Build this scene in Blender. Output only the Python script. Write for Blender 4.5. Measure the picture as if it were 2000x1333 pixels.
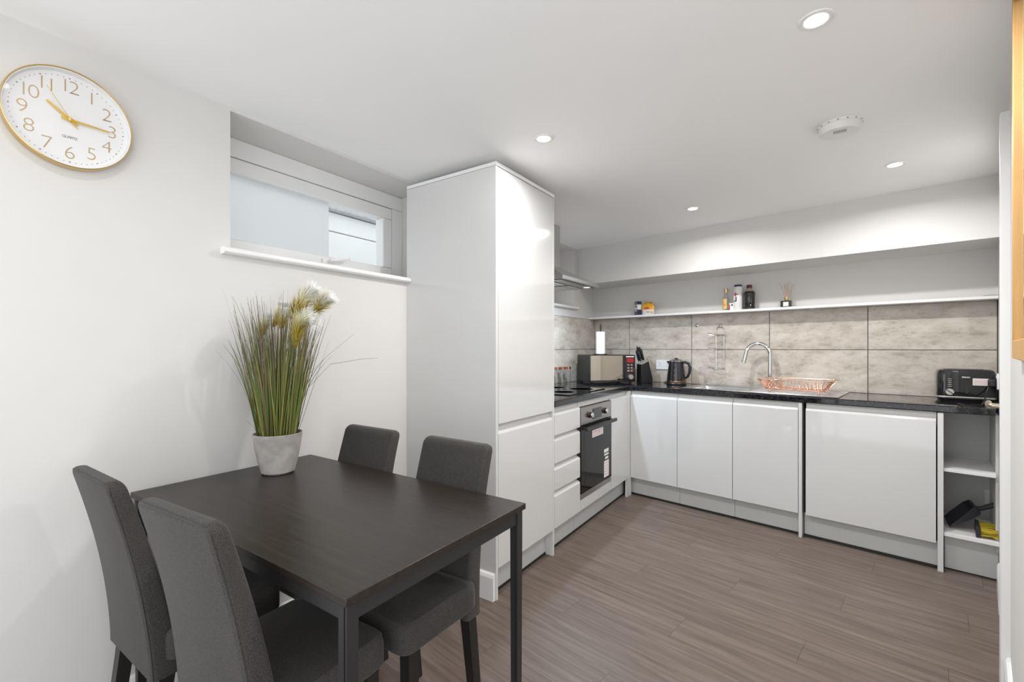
import bpy, bmesh, math, random
from mathutils import Vector, Matrix
random.seed(7)
PI = math.pi
for o in list(bpy.data.objects): bpy.data.objects.remove(o, do_unlink=True)
scene = bpy.context.scene
COL = scene.collection

# ------------------------------------------------------------------ camera, world, exposure
F, TH, V0, H = 882.7, 0.5921, 680.1, 1.2234
CS, SN = math.cos(TH), math.sin(TH)
cam = bpy.data.cameras.new('camera'); co = bpy.data.objects.new('camera', cam); COL.objects.link(co)
co.location = (0, 0, H); co.rotation_euler = (PI/2, 0, TH)
cam.sensor_fit = 'HORIZONTAL'; cam.sensor_width = 36; cam.lens = F/2000*36; cam.shift_y = (V0-666.5)/2000
cam.clip_start = 0.02
scene.camera = co
vs = scene.view_settings
vs.view_transform = 'Standard'; vs.look = 'None'; vs.gamma = 1; vs.use_curve_mapping = False
vs.exposure = 0.34
world = bpy.data.worlds.new('world'); scene.world = world; world.use_nodes = True
bg = world.node_tree.nodes['Background']
bg.inputs['Color'].default_value = (0.97, 0.985, 1.0, 1); bg.inputs['Strength'].default_value = 1.6
LAMP_W = 7.6; DINING_W = 0.8   # the dining row is dimmed
HOOD_W = 9.0

# ------------------------------------------------------------------ geometry helpers
def ray(u): # horizontal direction per unit depth
    xn = (u-1000)/F
    return CS*xn-SN, SN*xn+CS
def on_X(u, X): dx, dy = ray(u); t = X/dx; return dy*t, t           # -> Y, depth
def on_z(u, v, z): t = (H-z)*F/(v-V0); dx, dy = ray(u); return Vector((dx*t, dy*t, z))
def at_depth(u, v, t): dx, dy = ray(u); return Vector((dx*t, dy*t, H-(v-V0)/F*t))
BA = math.radians(9.36); EX, EY = math.cos(BA), -math.sin(BA)
OB = (-1.282, 3.657)
def B(s, d, z=None):
    x, y = OB[0]+EX*s-EY*d, OB[1]+EY*s+EX*d
    return (x, y) if z is None else Vector((x, y, z))
def sd(x, y): rx, ry = x-OB[0], y-OB[1]; return EX*rx+EY*ry, -EY*rx+EX*ry
def on_back(u, d): # s and depth of the point on the plane d=const
    dx, dy = ray(u); k = -EY*dx+EX*dy; c = -EY*OB[0]+EX*OB[1]
    t = (d+c)/k; s, _ = sd(dx*t, dy*t); return s, t
def zpx(v, t): return H-(v-V0)/F*t
XL, ZC = -1.897, 2.163
PW = Vector((0.573, 2.32)); WA = math.atan2(.9778, .2097); AX = Vector((math.cos(WA), math.sin(WA)))
def Wp(x, y=0): return (PW.x+AX.x*x-AX.y*y, PW.y+AX.y*x+AX.x*y)
def s_right(d, off=0.0): # s where back-run line d=const meets the right wall (minus off)
    lo, hi = 1.0, 4.0
    for _ in range(50):
        m = (lo+hi)/2; p = Vector(B(m, d))-PW
        yy = -AX.y*p.x+AX.x*p.y
        if yy > off: lo = m
        else: hi = m
    return lo
def s_left(d, X): return (X-OB[0]+EY*d)/EX

class MB:
    def __init__(s): s.bm = bmesh.new()
    def box(s, x0, x1, y0, y1, z0, z1, M=None):
        co_ = [(x, y, z) for z in (z0, z1) for y in (y0, y1) for x in (x0, x1)]
        v = [s.bm.verts.new(M @ Vector(c) if M else c) for c in co_]
        for f in ((0,2,3,1),(4,5,7,6),(0,1,5,4),(2,6,7,3),(0,4,6,2),(1,3,7,5)): s.bm.faces.new([v[i] for i in f])
        return s
    def prism(s, pts, z0, z1, M=None):
        a = [s.bm.verts.new(M @ Vector((p[0], p[1], z0)) if M else (p[0], p[1], z0)) for p in pts]
        b = [s.bm.verts.new(M @ Vector((p[0], p[1], z1)) if M else (p[0], p[1], z1)) for p in pts]
        n = len(pts)
        s.bm.faces.new(a[::-1]); s.bm.faces.new(b)
        for i in range(n): s.bm.faces.new((a[i], a[(i+1)%n], b[(i+1)%n], b[i]))
        return s
    def loft(s, rings, cap=True):
        R = [[s.bm.verts.new(p) for p in r] for r in rings]
        n = len(R[0])
        for a, b in zip(R, R[1:]):
            for i in range(n): s.bm.faces.new((a[i], a[(i+1)%n], b[(i+1)%n], b[i]))
        if cap: s.bm.faces.new(R[0][::-1]); s.bm.faces.new(R[-1])
        return s
    def lathe(s, prof, n=24, c=(0,0,0), M=None):
        rings = []
        for r, z in prof:
            ring = [Vector((c[0]+r*math.cos(2*PI*i/n), c[1]+r*math.sin(2*PI*i/n), c[2]+z)) for i in range(n)]
            rings.append([M @ p for p in ring] if M else ring)
        return s.loft(rings)
    def cyl(s, p, q, r, r2=None, n=16):
        p, q = Vector(p), Vector(q); r2 = r if r2 is None else r2
        d = (q-p).normalized(); a = d.orthogonal().normalized(); b = d.cross(a)
        return s.loft([[c+(a*math.cos(2*PI*i/n)+b*math.sin(2*PI*i/n))*rr for i in range(n)] for c, rr in ((p, r), (q, r2))])
    def tube(s, pts, r, n=8, closed=False):
        pts = [Vector(p) for p in pts]; N = len(pts); rings = []
        nrm = None
        for i, p in enumerate(pts):
            if closed: t = (pts[(i+1)%N]-pts[i-1])
            else: t = pts[min(i+1, N-1)]-pts[max(i-1, 0)]
            t.normalize()
            if nrm is None: nrm = t.orthogonal().normalized()
            nrm = (nrm-t*nrm.dot(t)).normalized(); b = t.cross(nrm)
            rr = r[i] if isinstance(r, (list, tuple)) else r
            rings.append([p+(nrm*math.cos(2*PI*k/n)+b*math.sin(2*PI*k/n))*rr for k in range(n)])
        if closed:
            R = [[s.bm.verts.new(p) for p in g] for g in rings]
            for i in range(N):
                a, b = R[i], R[(i+1)%N]
                # find best twist alignment for the closing ring
                sh = 0
                if i == N-1: sh = min(range(n), key=lambda k: (a[0].co-b[k].co).length)
                for k in range(n): s.bm.faces.new((a[k], a[(k+1)%n], b[(k+1+sh)%n], b[(k+sh)%n]))
            return s
        return s.loft(rings)
    def face(s, pts): s.bm.faces.new([s.bm.verts.new(p) for p in pts]); return s
    def mesh(s, name):
        bmesh.ops.recalc_face_normals(s.bm, faces=s.bm.faces)
        m = bpy.data.meshes.new(name); s.bm.to_mesh(m); s.bm.free(); return m

def add(name, mb, mat, parent=None, bevel=0, seg=2, smooth=True, sub=0, flat=False):
    me = mb.mesh(name) if isinstance(mb, MB) else mb
    me.materials.append(mat) if not me.materials else None
    if smooth:
        me.polygons.foreach_set('use_smooth', [True]*len(me.polygons)); me.set_sharp_from_angle(angle=math.radians(35))
    o = bpy.data.objects.new(name, me); COL.objects.link(o)
    if parent: o.parent = parent
    if bevel:
        b = o.modifiers.new('bevel', 'BEVEL'); b.width = bevel; b.segments = seg; b.limit_method = 'ANGLE'; b.angle_limit = math.radians(40)
        b.harden_normals = False
    if sub:
        m = o.modifiers.new('subdivision', 'SUBSURF'); m.levels = sub; m.render_levels = sub
    return o
def tag(o, label, cat, group=None):
    o['label'] = label; o['category'] = cat
    if group: o['group'] = group
    return o
def struct(o): o['kind'] = 'structure'; return o
def thing(name, label, cat, loc=(0,0,0), rotz=0, group=None):
    o = bpy.data.objects.new(name, None); COL.objects.link(o); o.empty_display_size = .1
    o.location = loc; o.rotation_euler = (0, 0, rotz)
    return tag(o, label, cat, group)
def copy_tree(o, parent=None):
    c = o.copy(); COL.objects.link(c); c.parent = parent
    for k in list(o.children): copy_tree(k, c)
    return c

# ------------------------------------------------------------------ materials
def mat(name, col, rough=.5, metal=0, bump=0, bscale=200, var=0, vscale=8, coat=0, spec=None, emit=None, trans=0, stretch=None, ior=None):
    m = bpy.data.materials.new(name); m.use_nodes = True
    nt = m.node_tree; p = nt.nodes['Principled BSDF']
    p.inputs['Base Color'].default_value = (*col, 1); p.inputs['Roughness'].default_value = rough; p.inputs['Metallic'].default_value = metal
    if coat: p.inputs['Coat Weight'].default_value = coat; p.inputs['Coat Roughness'].default_value = .03
    if spec is not None: p.inputs['Specular IOR Level'].default_value = spec
    if ior: p.inputs['IOR'].default_value = ior
    if trans: p.inputs['Transmission Weight'].default_value = trans
    if emit: p.inputs['Emission Color'].default_value = (*col, 1); p.inputs['Emission Strength'].default_value = emit
    tc = nt.nodes.new('ShaderNodeTexCoord'); src = tc.outputs['Object']
    if stretch:
        mp = nt.nodes.new('ShaderNodeMapping'); mp.inputs['Scale'].default_value = stretch; nt.links.new(src, mp.inputs['Vector']); src = mp.outputs['Vector']
    if var:
        n = nt.nodes.new('ShaderNodeTexNoise'); n.inputs['Scale'].default_value = vscale; n.inputs['Detail'].default_value = 5
        nt.links.new(src, n.inputs['Vector'])
        r = nt.nodes.new('ShaderNodeValToRGB'); r.color_ramp.elements[0].position = .3; r.color_ramp.elements[1].position = .7
        r.color_ramp.elements[0].color = (*[max(0, c*(1-var)) for c in col], 1); r.color_ramp.elements[1].color = (*[min(1, c*(1+var)) for c in col], 1)
        nt.links.new(n.outputs['Fac'], r.inputs['Fac']); nt.links.new(r.outputs['Color'], p.inputs['Base Color'])
    if bump:
        n2 = nt.nodes.new('ShaderNodeTexNoise'); n2.inputs['Scale'].default_value = bscale; n2.inputs['Detail'].default_value = 3
        nt.links.new(src, n2.inputs['Vector'])
        b = nt.nodes.new('ShaderNodeBump'); b.inputs['Strength'].default_value = bump; b.inputs['Distance'].default_value = .002
        nt.links.new(n2.outputs['Fac'], b.inputs['Height']); nt.links.new(b.outputs['Normal'], p.inputs['Normal'])
    return m
M = {}
M['wall'] = mat('wall_paint', (.71, .70, .685), .75, bump=.06, bscale=30, var=.012, vscale=2)
M['ceil'] = mat('ceiling_paint', (.95, .95, .95), .8, bump=.04, bscale=40, var=.01, vscale=2)
M['trimw'] = mat('white_gloss_paint', (.86, .86, .855), .3, var=.01)
M['gloss'] = mat('white_gloss_door', (.66, .66, .655), .09, var=.006, vscale=2, coat=.4)
M['panel'] = mat('white_gloss_panel', (.68, .68, .675), .10, var=.006, vscale=2, coat=.3)
M['carc'] = mat('grey_white_carcass', (.62, .62, .61), .35, var=.01)
M['plinth'] = mat('grey_plinth', (.56, .575, .57), .3, var=.02, vscale=4, coat=.2)
M['rail'] = mat('handle_rail', (.62, .62, .61), .3, var=.01)
M['black'] = mat('black_plastic', (.012, .012, .013), .35, var=.1)
M['blackgloss'] = mat('black_gloss', (.010, .010, .011), .06, var=.1, coat=.5)
M['hob'] = mat('hob_glass', (.006, .006, .007), .02, var=.1)
M['chrome'] = mat('chrome', (.75, .75, .76), .08, 1, var=.02)
M['steel'] = mat('brushed_steel', (.62, .61, .60), .28, 1, var=.05, vscale=40, stretch=(1, 12, 12))
M['ovensteel'] = mat('oven_steel', (.36, .34, .32), .3, 1, var=.06, vscale=30, stretch=(1, 1, 20))
M['sinksteel'] = mat('sink_steel', (.72, .72, .72), .18, 1, var=.04, vscale=30, stretch=(1, 10, 1))
M['ovenglass'] = mat('oven_glass', (.012, .011, .010), .06, var=.1, spec=.3)
M['label'] = mat('white_label', (.8, .79, .78), .5, var=.02)
M['pink'] = mat('pale_pink_print', (.72, .45, .44), .5, var=.05)
M['greyprint'] = mat('grey_print', (.25, .25, .26), .5, var=.05)
M['copper'] = mat('copper_wire', (.90, .52, .37), .2, 1, var=.04)
M['copperlid'] = mat('copper_lid', (.55, .30, .20), .25, 1, var=.05)
M['gold'] = mat('brushed_gold', (.72, .52, .22), .28, 1, var=.03)
M['goldprint'] = mat('gold_numerals', (.52, .38, .20), .4, .2, var=.03)
M['goldhand'] = mat('gold_hand', (.75, .50, .09), .3, .5, var=.03)
M['clockface'] = mat('clock_face', (.86, .86, .86), .5, var=.006)
M['legblack'] = mat('black_stained_wood', (.013, .012, .012), .35, var=.2, vscale=30, stretch=(1, 1, .1))
M['tableblk'] = mat('black_table_frame', (.020, .020, .021), .38, var=.1)
M['plastic'] = mat('white_plastic', (.82, .82, .81), .35, var=.01)
M['tape'] = mat('dark_seal', (.02, .018, .016), .6, var=.1)
M['oak'] = mat('oak', (.62, .36, .13), .5, var=.10, vscale=10, stretch=(6, 6, .6), bump=.1)
M['mirror'] = mat('mirror_glass', (.85, .86, .86), .02, 1)
M['brass'] = mat('satin_nickel', (.60, .52, .40), .22, 1, var=.04)
M['pot'] = mat('cement_pot', (.43, .405, .385), .75, var=.3, vscale=14, bump=.15, bscale=60)
M['soil'] = mat('dark_soil', (.03, .025, .02), .9, var=.4, vscale=80, bump=.5)
M['paper'] = mat('paper_towel', (.86, .86, .85), .85, bump=.3, bscale=180, var=.01)
M['navy'] = mat('navy_print', (.02, .03, .09), .4, var=.05)
M['orange'] = mat('orange_pouch', (.80, .40, .02), .35, var=.25, vscale=40)
M['red'] = mat('red_print', (.60, .03, .05), .4, var=.05)
M['yellow'] = mat('yellow_label', (.75, .50, .14), .5, var=.2, vscale=60)
M['burgundy'] = mat('burgundy_cap', (.10, .02, .02), .4, var=.05)
M['sauce'] = mat('dark_sauce_glass', (.012, .011, .012), .08, var=.1, coat=.4)
M['amberclear'] = mat('empty_bottle_neck', (.42, .34, .24), .12, var=.05)
M['reed'] = mat('reed_stick', (.62, .42, .26), .7, var=.1)
M['green'] = mat('dark_green_glass', (.012, .020, .018), .1, var=.1, coat=.3)
M['dustpan'] = mat('dustpan_plastic', (.022, .023, .03), .35, var=.1)
M['bristle'] = mat('yellow_bristle', (.55, .42, .03), .7, var=.3, vscale=60, stretch=(1, 12, 12))
M['outside'] = mat('pale_cladding', (.80, .81, .82), .6, var=.03, vscale=6)
M['outgrey'] = mat('grey_coping', (.42, .44, .46), .7, var=.15, vscale=40)
M['gasket'] = mat('window_gasket', (.05, .05, .05), .6, var=.1)
M['displ'] = mat('dark_display', (.03, .03, .03), .12, var=.1)
M['redled'] = mat('red_display', (.35, .01, .01), .3, var=.1)
M['brownknob'] = mat('dark_brown_knob', (.03, .015, .012), .25, var=.1)
M['silver'] = mat('silver_paint', (.6, .58, .55), .25, .8, var=.03)
M['lens'] = mat('downlight_lens', (1, .98, .95), .3, emit=14)
M['hoodlens'] = mat('hood_lamp_lens', (.9, .95, 1), .3, emit=.6)

def principled(m): return m.node_tree.nodes['Principled BSDF']
def nodes_links(name):
    m = bpy.data.materials.new(name); m.use_nodes = True
    return m, m.node_tree, m.node_tree.nodes, m.node_tree.links
# worktop: black with pale flecks
m, nt, N, L = nodes_links('black_flecked_worktop'); p = principled(m)
tc = N.new('ShaderNodeTexCoord'); vo = N.new('ShaderNodeTexVoronoi'); vo.inputs['Scale'].default_value = 210
ns = N.new('ShaderNodeTexNoise'); ns.inputs['Scale'].default_value = 55; ns.inputs['Detail'].default_value = 4
L.new(tc.outputs['Object'], vo.inputs['Vector']); L.new(tc.outputs['Object'], ns.inputs['Vector'])
lt = N.new('ShaderNodeMath'); lt.operation = 'LESS_THAN'; lt.inputs[1].default_value = .20; L.new(vo.outputs['Distance'], lt.inputs[0])
sp = N.new('ShaderNodeSeparateColor'); L.new(vo.outputs['Color'], sp.inputs[0])
g2 = N.new('ShaderNodeMath'); g2.operation = 'GREATER_THAN'; g2.inputs[1].default_value = .86; L.new(sp.outputs[0], g2.inputs[0])
mu = N.new('ShaderNodeMath'); mu.operation = 'MULTIPLY'; L.new(lt.outputs[0], mu.inputs[0]); L.new(g2.outputs[0], mu.inputs[1])
r0 = N.new('ShaderNodeValToRGB'); r0.color_ramp.elements[0].position = .35; r0.color_ramp.elements[1].position = .75
r0.color_ramp.elements[0].color = (.006, .006, .007, 1); r0.color_ramp.elements[1].color = (.028, .029, .033, 1); L.new(ns.outputs['Fac'], r0.inputs['Fac'])
mx = N.new('ShaderNodeMix'); mx.data_type = 'RGBA'; L.new(mu.outputs[0], mx.inputs['Factor']); L.new(r0.outputs['Color'], mx.inputs[6]); mx.inputs[7].default_value = (.5, .5, .5, 1)
L.new(mx.outputs[2], p.inputs['Base Color']); p.inputs['Roughness'].default_value = .06
M['worktop'] = m
# tile: weathered concrete look
m, nt, N, L = nodes_links('concrete_look_tile'); p = principled(m)
tc = N.new('ShaderNodeTexCoord'); oi = N.new('ShaderNodeObjectInfo')
ad = N.new('ShaderNodeVectorMath'); ad.operation = 'MULTIPLY_ADD'
cb = N.new('ShaderNodeCombineXYZ'); 
for i in range(3): L.new(oi.outputs['Random'], cb.inputs[i])
L.new(cb.outputs[0], ad.inputs[0]); ad.inputs[1].default_value = (37, 11, 23); L.new(tc.outputs['Object'], ad.inputs[2])
mp = N.new('ShaderNodeMapping'); mp.inputs['Scale'].default_value = (1.0, 1.0, 2.0); L.new(ad.outputs[0], mp.inputs['Vector'])
n1 = N.new('ShaderNodeTexNoise'); n1.inputs['Scale'].default_value = 6.5; n1.inputs['Detail'].default_value = 9; n1.inputs['Roughness'].default_value = .66; L.new(mp.outputs[0], n1.inputs['Vector'])
n2 = N.new('ShaderNodeTexNoise'); n2.inputs['Scale'].default_value = 22; n2.inputs['Detail'].default_value = 8; n2.inputs['Roughness'].default_value = .75; L.new(mp.outputs[0], n2.inputs['Vector'])
rr = N.new('ShaderNodeValToRGB'); e = rr.color_ramp.elements
e[0].position = .30; e[0].color = (.33, .285, .24, 1); e[1].position = .66; e[1].color = (.64, .59, .53, 1)
k = e.new(.46); k.color = (.52, .47, .41, 1)
L.new(n1.outputs['Fac'], rr.inputs['Fac'])
r2 = N.new('ShaderNodeValToRGB'); r2.color_ramp.elements[0].position = .27; r2.color_ramp.elements[1].position = .46
r2.color_ramp.elements[0].color = (.62, .58, .54, 1); r2.color_ramp.elements[1].color = (1, 1, 1, 1); L.new(n2.outputs['Fac'], r2.inputs['Fac'])
mm = N.new('ShaderNodeMix'); mm.data_type = 'RGBA'; mm.blend_type = 'MULTIPLY'; mm.inputs['Factor'].default_value = 1
L.new(rr.outputs[0], mm.inputs[6]); L.new(r2.outputs[0], mm.inputs[7]); L.new(mm.outputs[2], p.inputs['Base Color'])
p.inputs['Roughness'].default_value = .45
M['tile'] = m
M['grout'] = mat('dark_grout', (.07, .065, .06), .8, var=.1)
# wood grain helper
def wood(name, dark, mid, light, scale, rough, rnd=True, stretch=(1, 16, 16), bump=.12, contrast=(.30, .70)):
    m, nt, N, L = nodes_links(name); p = principled(m)
    tc = N.new('ShaderNodeTexCoord'); src = tc.outputs['Object']
    if rnd:
        oi = N.new('ShaderNodeObjectInfo'); cb = N.new('ShaderNodeCombineXYZ')
        for i in range(3): L.new(oi.outputs['Random'], cb.inputs[i])
        ad = N.new('ShaderNodeVectorMath'); ad.operation = 'MULTIPLY_ADD'; ad.inputs[1].default_value = (31, 17, 5)
        L.new(cb.outputs[0], ad.inputs[0]); L.new(src, ad.inputs[2]); src = ad.outputs[0]
    mp = N.new('ShaderNodeMapping'); mp.inputs['Scale'].default_value = stretch; L.new(src, mp.inputs['Vector'])
    a = N.new('ShaderNodeTexNoise'); a.inputs['Scale'].default_value = scale; a.inputs['Detail'].default_value = 8; a.inputs['Roughness'].default_value = .62; a.inputs['Distortion'].default_value = .35
    L.new(mp.outputs[0], a.inputs['Vector'])
    r = N.new('ShaderNodeValToRGB'); e = r.color_ramp.elements
    e[0].position = contrast[0]; e[0].color = (*dark, 1); e[1].position = contrast[1]; e[1].color = (*light, 1)
    k = e.new(.5); k.color = (*mid, 1); L.new(a.outputs['Fac'], r.inputs['Fac'])
    out = r.outputs[0]
    if rnd:
        hs = N.new('ShaderNodeHueSaturation'); mr = N.new('ShaderNodeMapRange'); mr.inputs['To Min'].default_value = .975; mr.inputs['To Max'].default_value = 1.025
        L.new(oi.outputs['Random'], mr.inputs['Value']); L.new(mr.outputs[0], hs.inputs['Value']); L.new(out, hs.inputs['Color']); out = hs.outputs[0]
    L.new(out, p.inputs['Base Color']); p.inputs['Roughness'].default_value = rough
    p.inputs['Specular IOR Level'].default_value = .4
    b = N.new('ShaderNodeBump'); b.inputs['Strength'].default_value = bump; b.inputs['Distance'].default_value = .001
    L.new(a.outputs['Fac'], b.inputs['Height']); L.new(b.outputs[0], p.inputs['Normal'])
    return m
M['plank'] = wood('grey_brown_vinyl_plank', (.085, .060, .046), (.142, .107, .087), (.205, .163, .137), 2.6, .42, stretch=(1, 17, 17), contrast=(.25, .75))
M['tabletop'] = wood('black_brown_veneer', (.013, .009, .007), (.021, .0155, .0125), (.034, .026, .0215), 3.0, .34, False, stretch=(1.2, 26, 26), bump=.25)
# chair fabric
m, nt, N, L = nodes_links('dark_grey_fabric'); p = principled(m)
tc = N.new('ShaderNodeTexCoord'); n1 = N.new('ShaderNodeTexNoise'); n1.inputs['Scale'].default_value = 420; n1.inputs['Detail'].default_value = 2
n2 = N.new('ShaderNodeTexNoise'); n2.inputs['Scale'].default_value = 9; n2.inputs['Detail'].default_value = 4
L.new(tc.outputs['Object'], n1.inputs['Vector']); L.new(tc.outputs['Object'], n2.inputs['Vector'])
ra = N.new('ShaderNodeValToRGB'); ra.color_ramp.elements[0].position = .3; ra.color_ramp.elements[1].position = .7
ra.color_ramp.elements[0].color = (.022, .020, .0185, 1); ra.color_ramp.elements[1].color = (.066, .060, .055, 1); L.new(n1.outputs['Fac'], ra.inputs['Fac'])
rb = N.new('ShaderNodeValToRGB'); rb.color_ramp.elements[0].color = (.8, .8, .8, 1); rb.color_ramp.elements[1].color = (1.15, 1.15, 1.15, 1); L.new(n2.outputs['Fac'], rb.inputs['Fac'])
mm = N.new('ShaderNodeMix'); mm.data_type = 'RGBA'; mm.blend_type = 'MULTIPLY'; mm.inputs['Factor'].default_value = 1
L.new(ra.outputs[0], mm.inputs[6]); L.new(rb.outputs[0], mm.inputs[7]); L.new(mm.outputs[2], p.inputs['Base Color'])
p.inputs['Roughness'].default_value = .9; p.inputs['Sheen Weight'].default_value = .12; p.inputs['Sheen Roughness'].default_value = .4
b = N.new('ShaderNodeBump'); b.inputs['Strength'].default_value = .35; b.inputs['Distance'].default_value = .001; L.new(n1.outputs['Fac'], b.inputs['Height']); L.new(b.outputs[0], p.inputs['Normal'])
M['fabric'] = m
# clear glass: transparent with Fresnel reflection
def glass(name, tint, rough=.0, ior=1.45):
    m, nt, N, L = nodes_links(name); out = N['Material Output']; N.remove(N['Principled BSDF'])
    t = N.new('ShaderNodeBsdfTransparent'); t.inputs[0].default_value = (*tint, 1)
    g = N.new('ShaderNodeBsdfGlossy'); g.inputs['Roughness'].default_value = rough
    f0 = ((ior-1)/(ior+1))**2
    lw = N.new('ShaderNodeLayerWeight'); pw = N.new('ShaderNodeMath'); pw.operation = 'POWER'; pw.inputs[1].default_value = 5; L.new(lw.outputs['Facing'], pw.inputs[0])
    fr = N.new('ShaderNodeMath'); fr.operation = 'MULTIPLY_ADD'; fr.inputs[1].default_value = .9*(1-f0); fr.inputs[2].default_value = f0; L.new(pw.outputs[0], fr.inputs[0])
    nz = N.new('ShaderNodeTexNoise'); nz.inputs['Scale'].default_value = 3
    mxs = N.new('ShaderNodeMixShader'); L.new(fr.outputs[0], mxs.inputs[0]); L.new(t.outputs[0], mxs.inputs[1]); L.new(g.outputs[0], mxs.inputs[2]); L.new(mxs.outputs[0], out.inputs[0])
    return m
M['glass'] = glass('clear_pane', (.93, .95, .95))
M['clockglass'] = glass('clock_glass', (.985, .985, .985), ior=1.12)
M['jarglass'] = glass('jar_glass', (.93, .94, .94))
M['bottleglass'] = glass('bottle_glass', (.90, .90, .87))
# frosted film: scatters the daylight behind it
m, nt, N, L = nodes_links('frosted_film'); out = N['Material Output']; N.remove(N['Principled BSDF'])
tr = N.new('ShaderNodeBsdfTranslucent'); di = N.new('ShaderNodeBsdfDiffuse'); nz = N.new('ShaderNodeTexNoise'); nz.inputs['Scale'].default_value = 5
tr.inputs[0].default_value = (.80, .805, .81, 1); di.inputs[0].default_value = (.72, .73, .75, 1)
mxs = N.new('ShaderNodeMixShader'); mxs.inputs[0].default_value = .25; L.new(tr.outputs[0], mxs.inputs[1]); L.new(di.outputs[0], mxs.inputs[2]); L.new(mxs.outputs[0], out.inputs[0])
M['film'] = m
# plant colours: blades green at the foot, brown at the tip; plumes dyed yellow to white
def ramp_attr(name, stops, rough=.6):
    m, nt, N, L = nodes_links(name); p = principled(m)
    a = N.new('ShaderNodeAttribute'); a.attribute_name = 'along'
    nz = N.new('ShaderNodeTexNoise'); nz.inputs['Scale'].default_value = 90
    ma = N.new('ShaderNodeMath'); ma.operation = 'MULTIPLY_ADD'; ma.inputs[1].default_value = .16; ma.inputs[2].default_value = -.08; L.new(nz.outputs['Fac'], ma.inputs[0])
    sm = N.new('ShaderNodeMath'); sm.operation = 'ADD'; L.new(a.outputs['Fac'], sm.inputs[0]); L.new(ma.outputs[0], sm.inputs[1])
    r = N.new('ShaderNodeValToRGB'); e = r.color_ramp.elements
    e[0].position, e[0].color = stops[0][0], (*stops[0][1], 1); e[1].position, e[1].color = stops[-1][0], (*stops[-1][1], 1)
    for q, c in stops[1:-1]: k = e.new(q); k.color = (*c, 1)
    L.new(sm.outputs[0], r.inputs['Fac']); L.new(r.outputs[0], p.inputs['Base Color']); p.inputs['Roughness'].default_value = rough
    return m
M['grass_a'] = ramp_attr('green_blade', [(0, (.13, .14, .03)), (.35, (.11, .19, .025)), (.7, (.13, .16, .045)), (1, (.12, .10, .06))])
M['grass_b'] = ramp_attr('olive_blade', [(0, (.24, .22, .05)), (.5, (.29, .27, .08)), (1, (.14, .10, .07))])
M['grass_c'] = ramp_attr('brown_blade', [(0, (.10, .07, .03)), (.5, (.16, .11, .07)), (1, (.06, .04, .035))])
M['plume'] = ramp_attr('dyed_plume', [(0, (.50, .36, .04)), (.38, (.68, .56, .10)), (.62, (.86, .84, .66)), (1, (.93, .93, .92))], .8)

# ------------------------------------------------------------------ floor
YR = -.6   # the room is modelled up to here, behind the camera
floor = struct(add('floor', MB().prism([(-2.25, YR), (2.2, YR), (2.2, 4.6), (-2.25, 4.6)], -.12, -.004), M['tape'], smooth=False))
PL, PWD = 1.22, .182
pme = MB().box(0, PL-.0008, 0, PWD-.0008, -.004, 0).mesh('plank'); pme.materials.append(M['plank'])
first = True
for r in range(-30, 5):
    off = (r*0.43) % PL
    for c in range(-3, 4):
        s0, d0 = c*PL+off-1.2, r*PWD+.09
        cx, cy = B(s0+PL/2, d0+PWD/2)
        if cx < XL-.45 or cx > 1.75 or cy > 4.55 or cy < YR+.15: continue
        x, y = B(s0, d0)
        o = bpy.data.objects.new('plank', pme); COL.objects.link(o); o.location = (x, y, 0); o.rotation_euler = (0, 0, -BA); o.parent = floor

# ------------------------------------------------------------------ walls, ceiling
WZ0, WZ1 = 1.598, 2.150
W1 = (.850, 1.945); W2 = (2.62, 3.879)
mb = MB()
X0 = XL-.36
mb.box(X0, XL, YR, 4.45, 0, WZ0)
mb.box(X0, XL, YR, W1[0], WZ0, ZC); mb.box(X0, XL, W1[1], W2[0], WZ0, ZC); mb.box(X0, XL, W2[1], 4.45, WZ0, ZC)
mb.box(X0, XL, W1[0], W1[1], WZ1, ZC); mb.box(X0, XL, W2[0], W2[1], WZ1, ZC)
struct(add('wall_left', mb, M['wall'], smooth=False))
DT = .555
wb = MB(); sl = s_left(.6, XL)
wb.prism([B(s_left(.566, XL), .566), B(s_right(.566), .566), B(s_right(.80), .80), B(s_left(.80, XL), .80)], 0, ZC)
wall_back = struct(add('wall_back', wb, M['wall'], smooth=False))
# soffit above the shelf
add_s = MB().prism([B(s_left(.175, XL), .175), B(s_right(.175), .175), B(s_right(.566), .566), B(s_left(.566, XL), .566)], 1.823, ZC)
struct(add('trim_1', add_s, M['wall'], smooth=False))
# ceiling
struct(add('ceiling', MB().prism([(X0, YR), (2.2, YR), (2.2, 4.5), (X0, 4.5)], ZC, ZC+.1), M['ceil'], smooth=False))
# right wall with a door
WR0, WR1 = -1.35, 1.80
DX0, DX1, DZ = .05, .585, 2.0
Mw = Matrix.Translation((PW.x, PW.y, 0)) @ Matrix.Rotation(WA, 4, 'Z')
mb = MB()
mb.box(WR0, DX0, -.12, 0, 0, ZC, Mw); mb.box(DX1, WR1, -.12, 0, 0, ZC, Mw); mb.box(DX0, DX1, -.12, 0, DZ, ZC, Mw)
mb.prism([Wp(WR0, -.12), Wp(WR0, 0), (2.2, Wp(WR0, 0)[1]), (2.2, Wp(WR0, -.12)[1])], 0, ZC)
struct(add('wall_right', mb, M['wall'], smooth=False))
door = struct(add('door_1', MB().box(DX0, DX1, -.06, -.02, .006, DZ, Mw), M['trimw'], bevel=.002))
hz = 1.005
h = MB(); h.cyl(Mw @ Vector((.11, -.022, hz)), Mw @ Vector((.11, -.012, hz)), .026, n=20)
h.cyl(Mw @ Vector((.11, -.02, hz)), Mw @ Vector((.11, .045, hz)), .009, n=14)
h.tube([Mw @ Vector(q) for q in ((.11, .038, hz), (.12, .05, hz), (.15, .053, hz), (.235, .052, hz))], .010, n=12)
add('door_handle', h, M['brass'], door)
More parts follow.
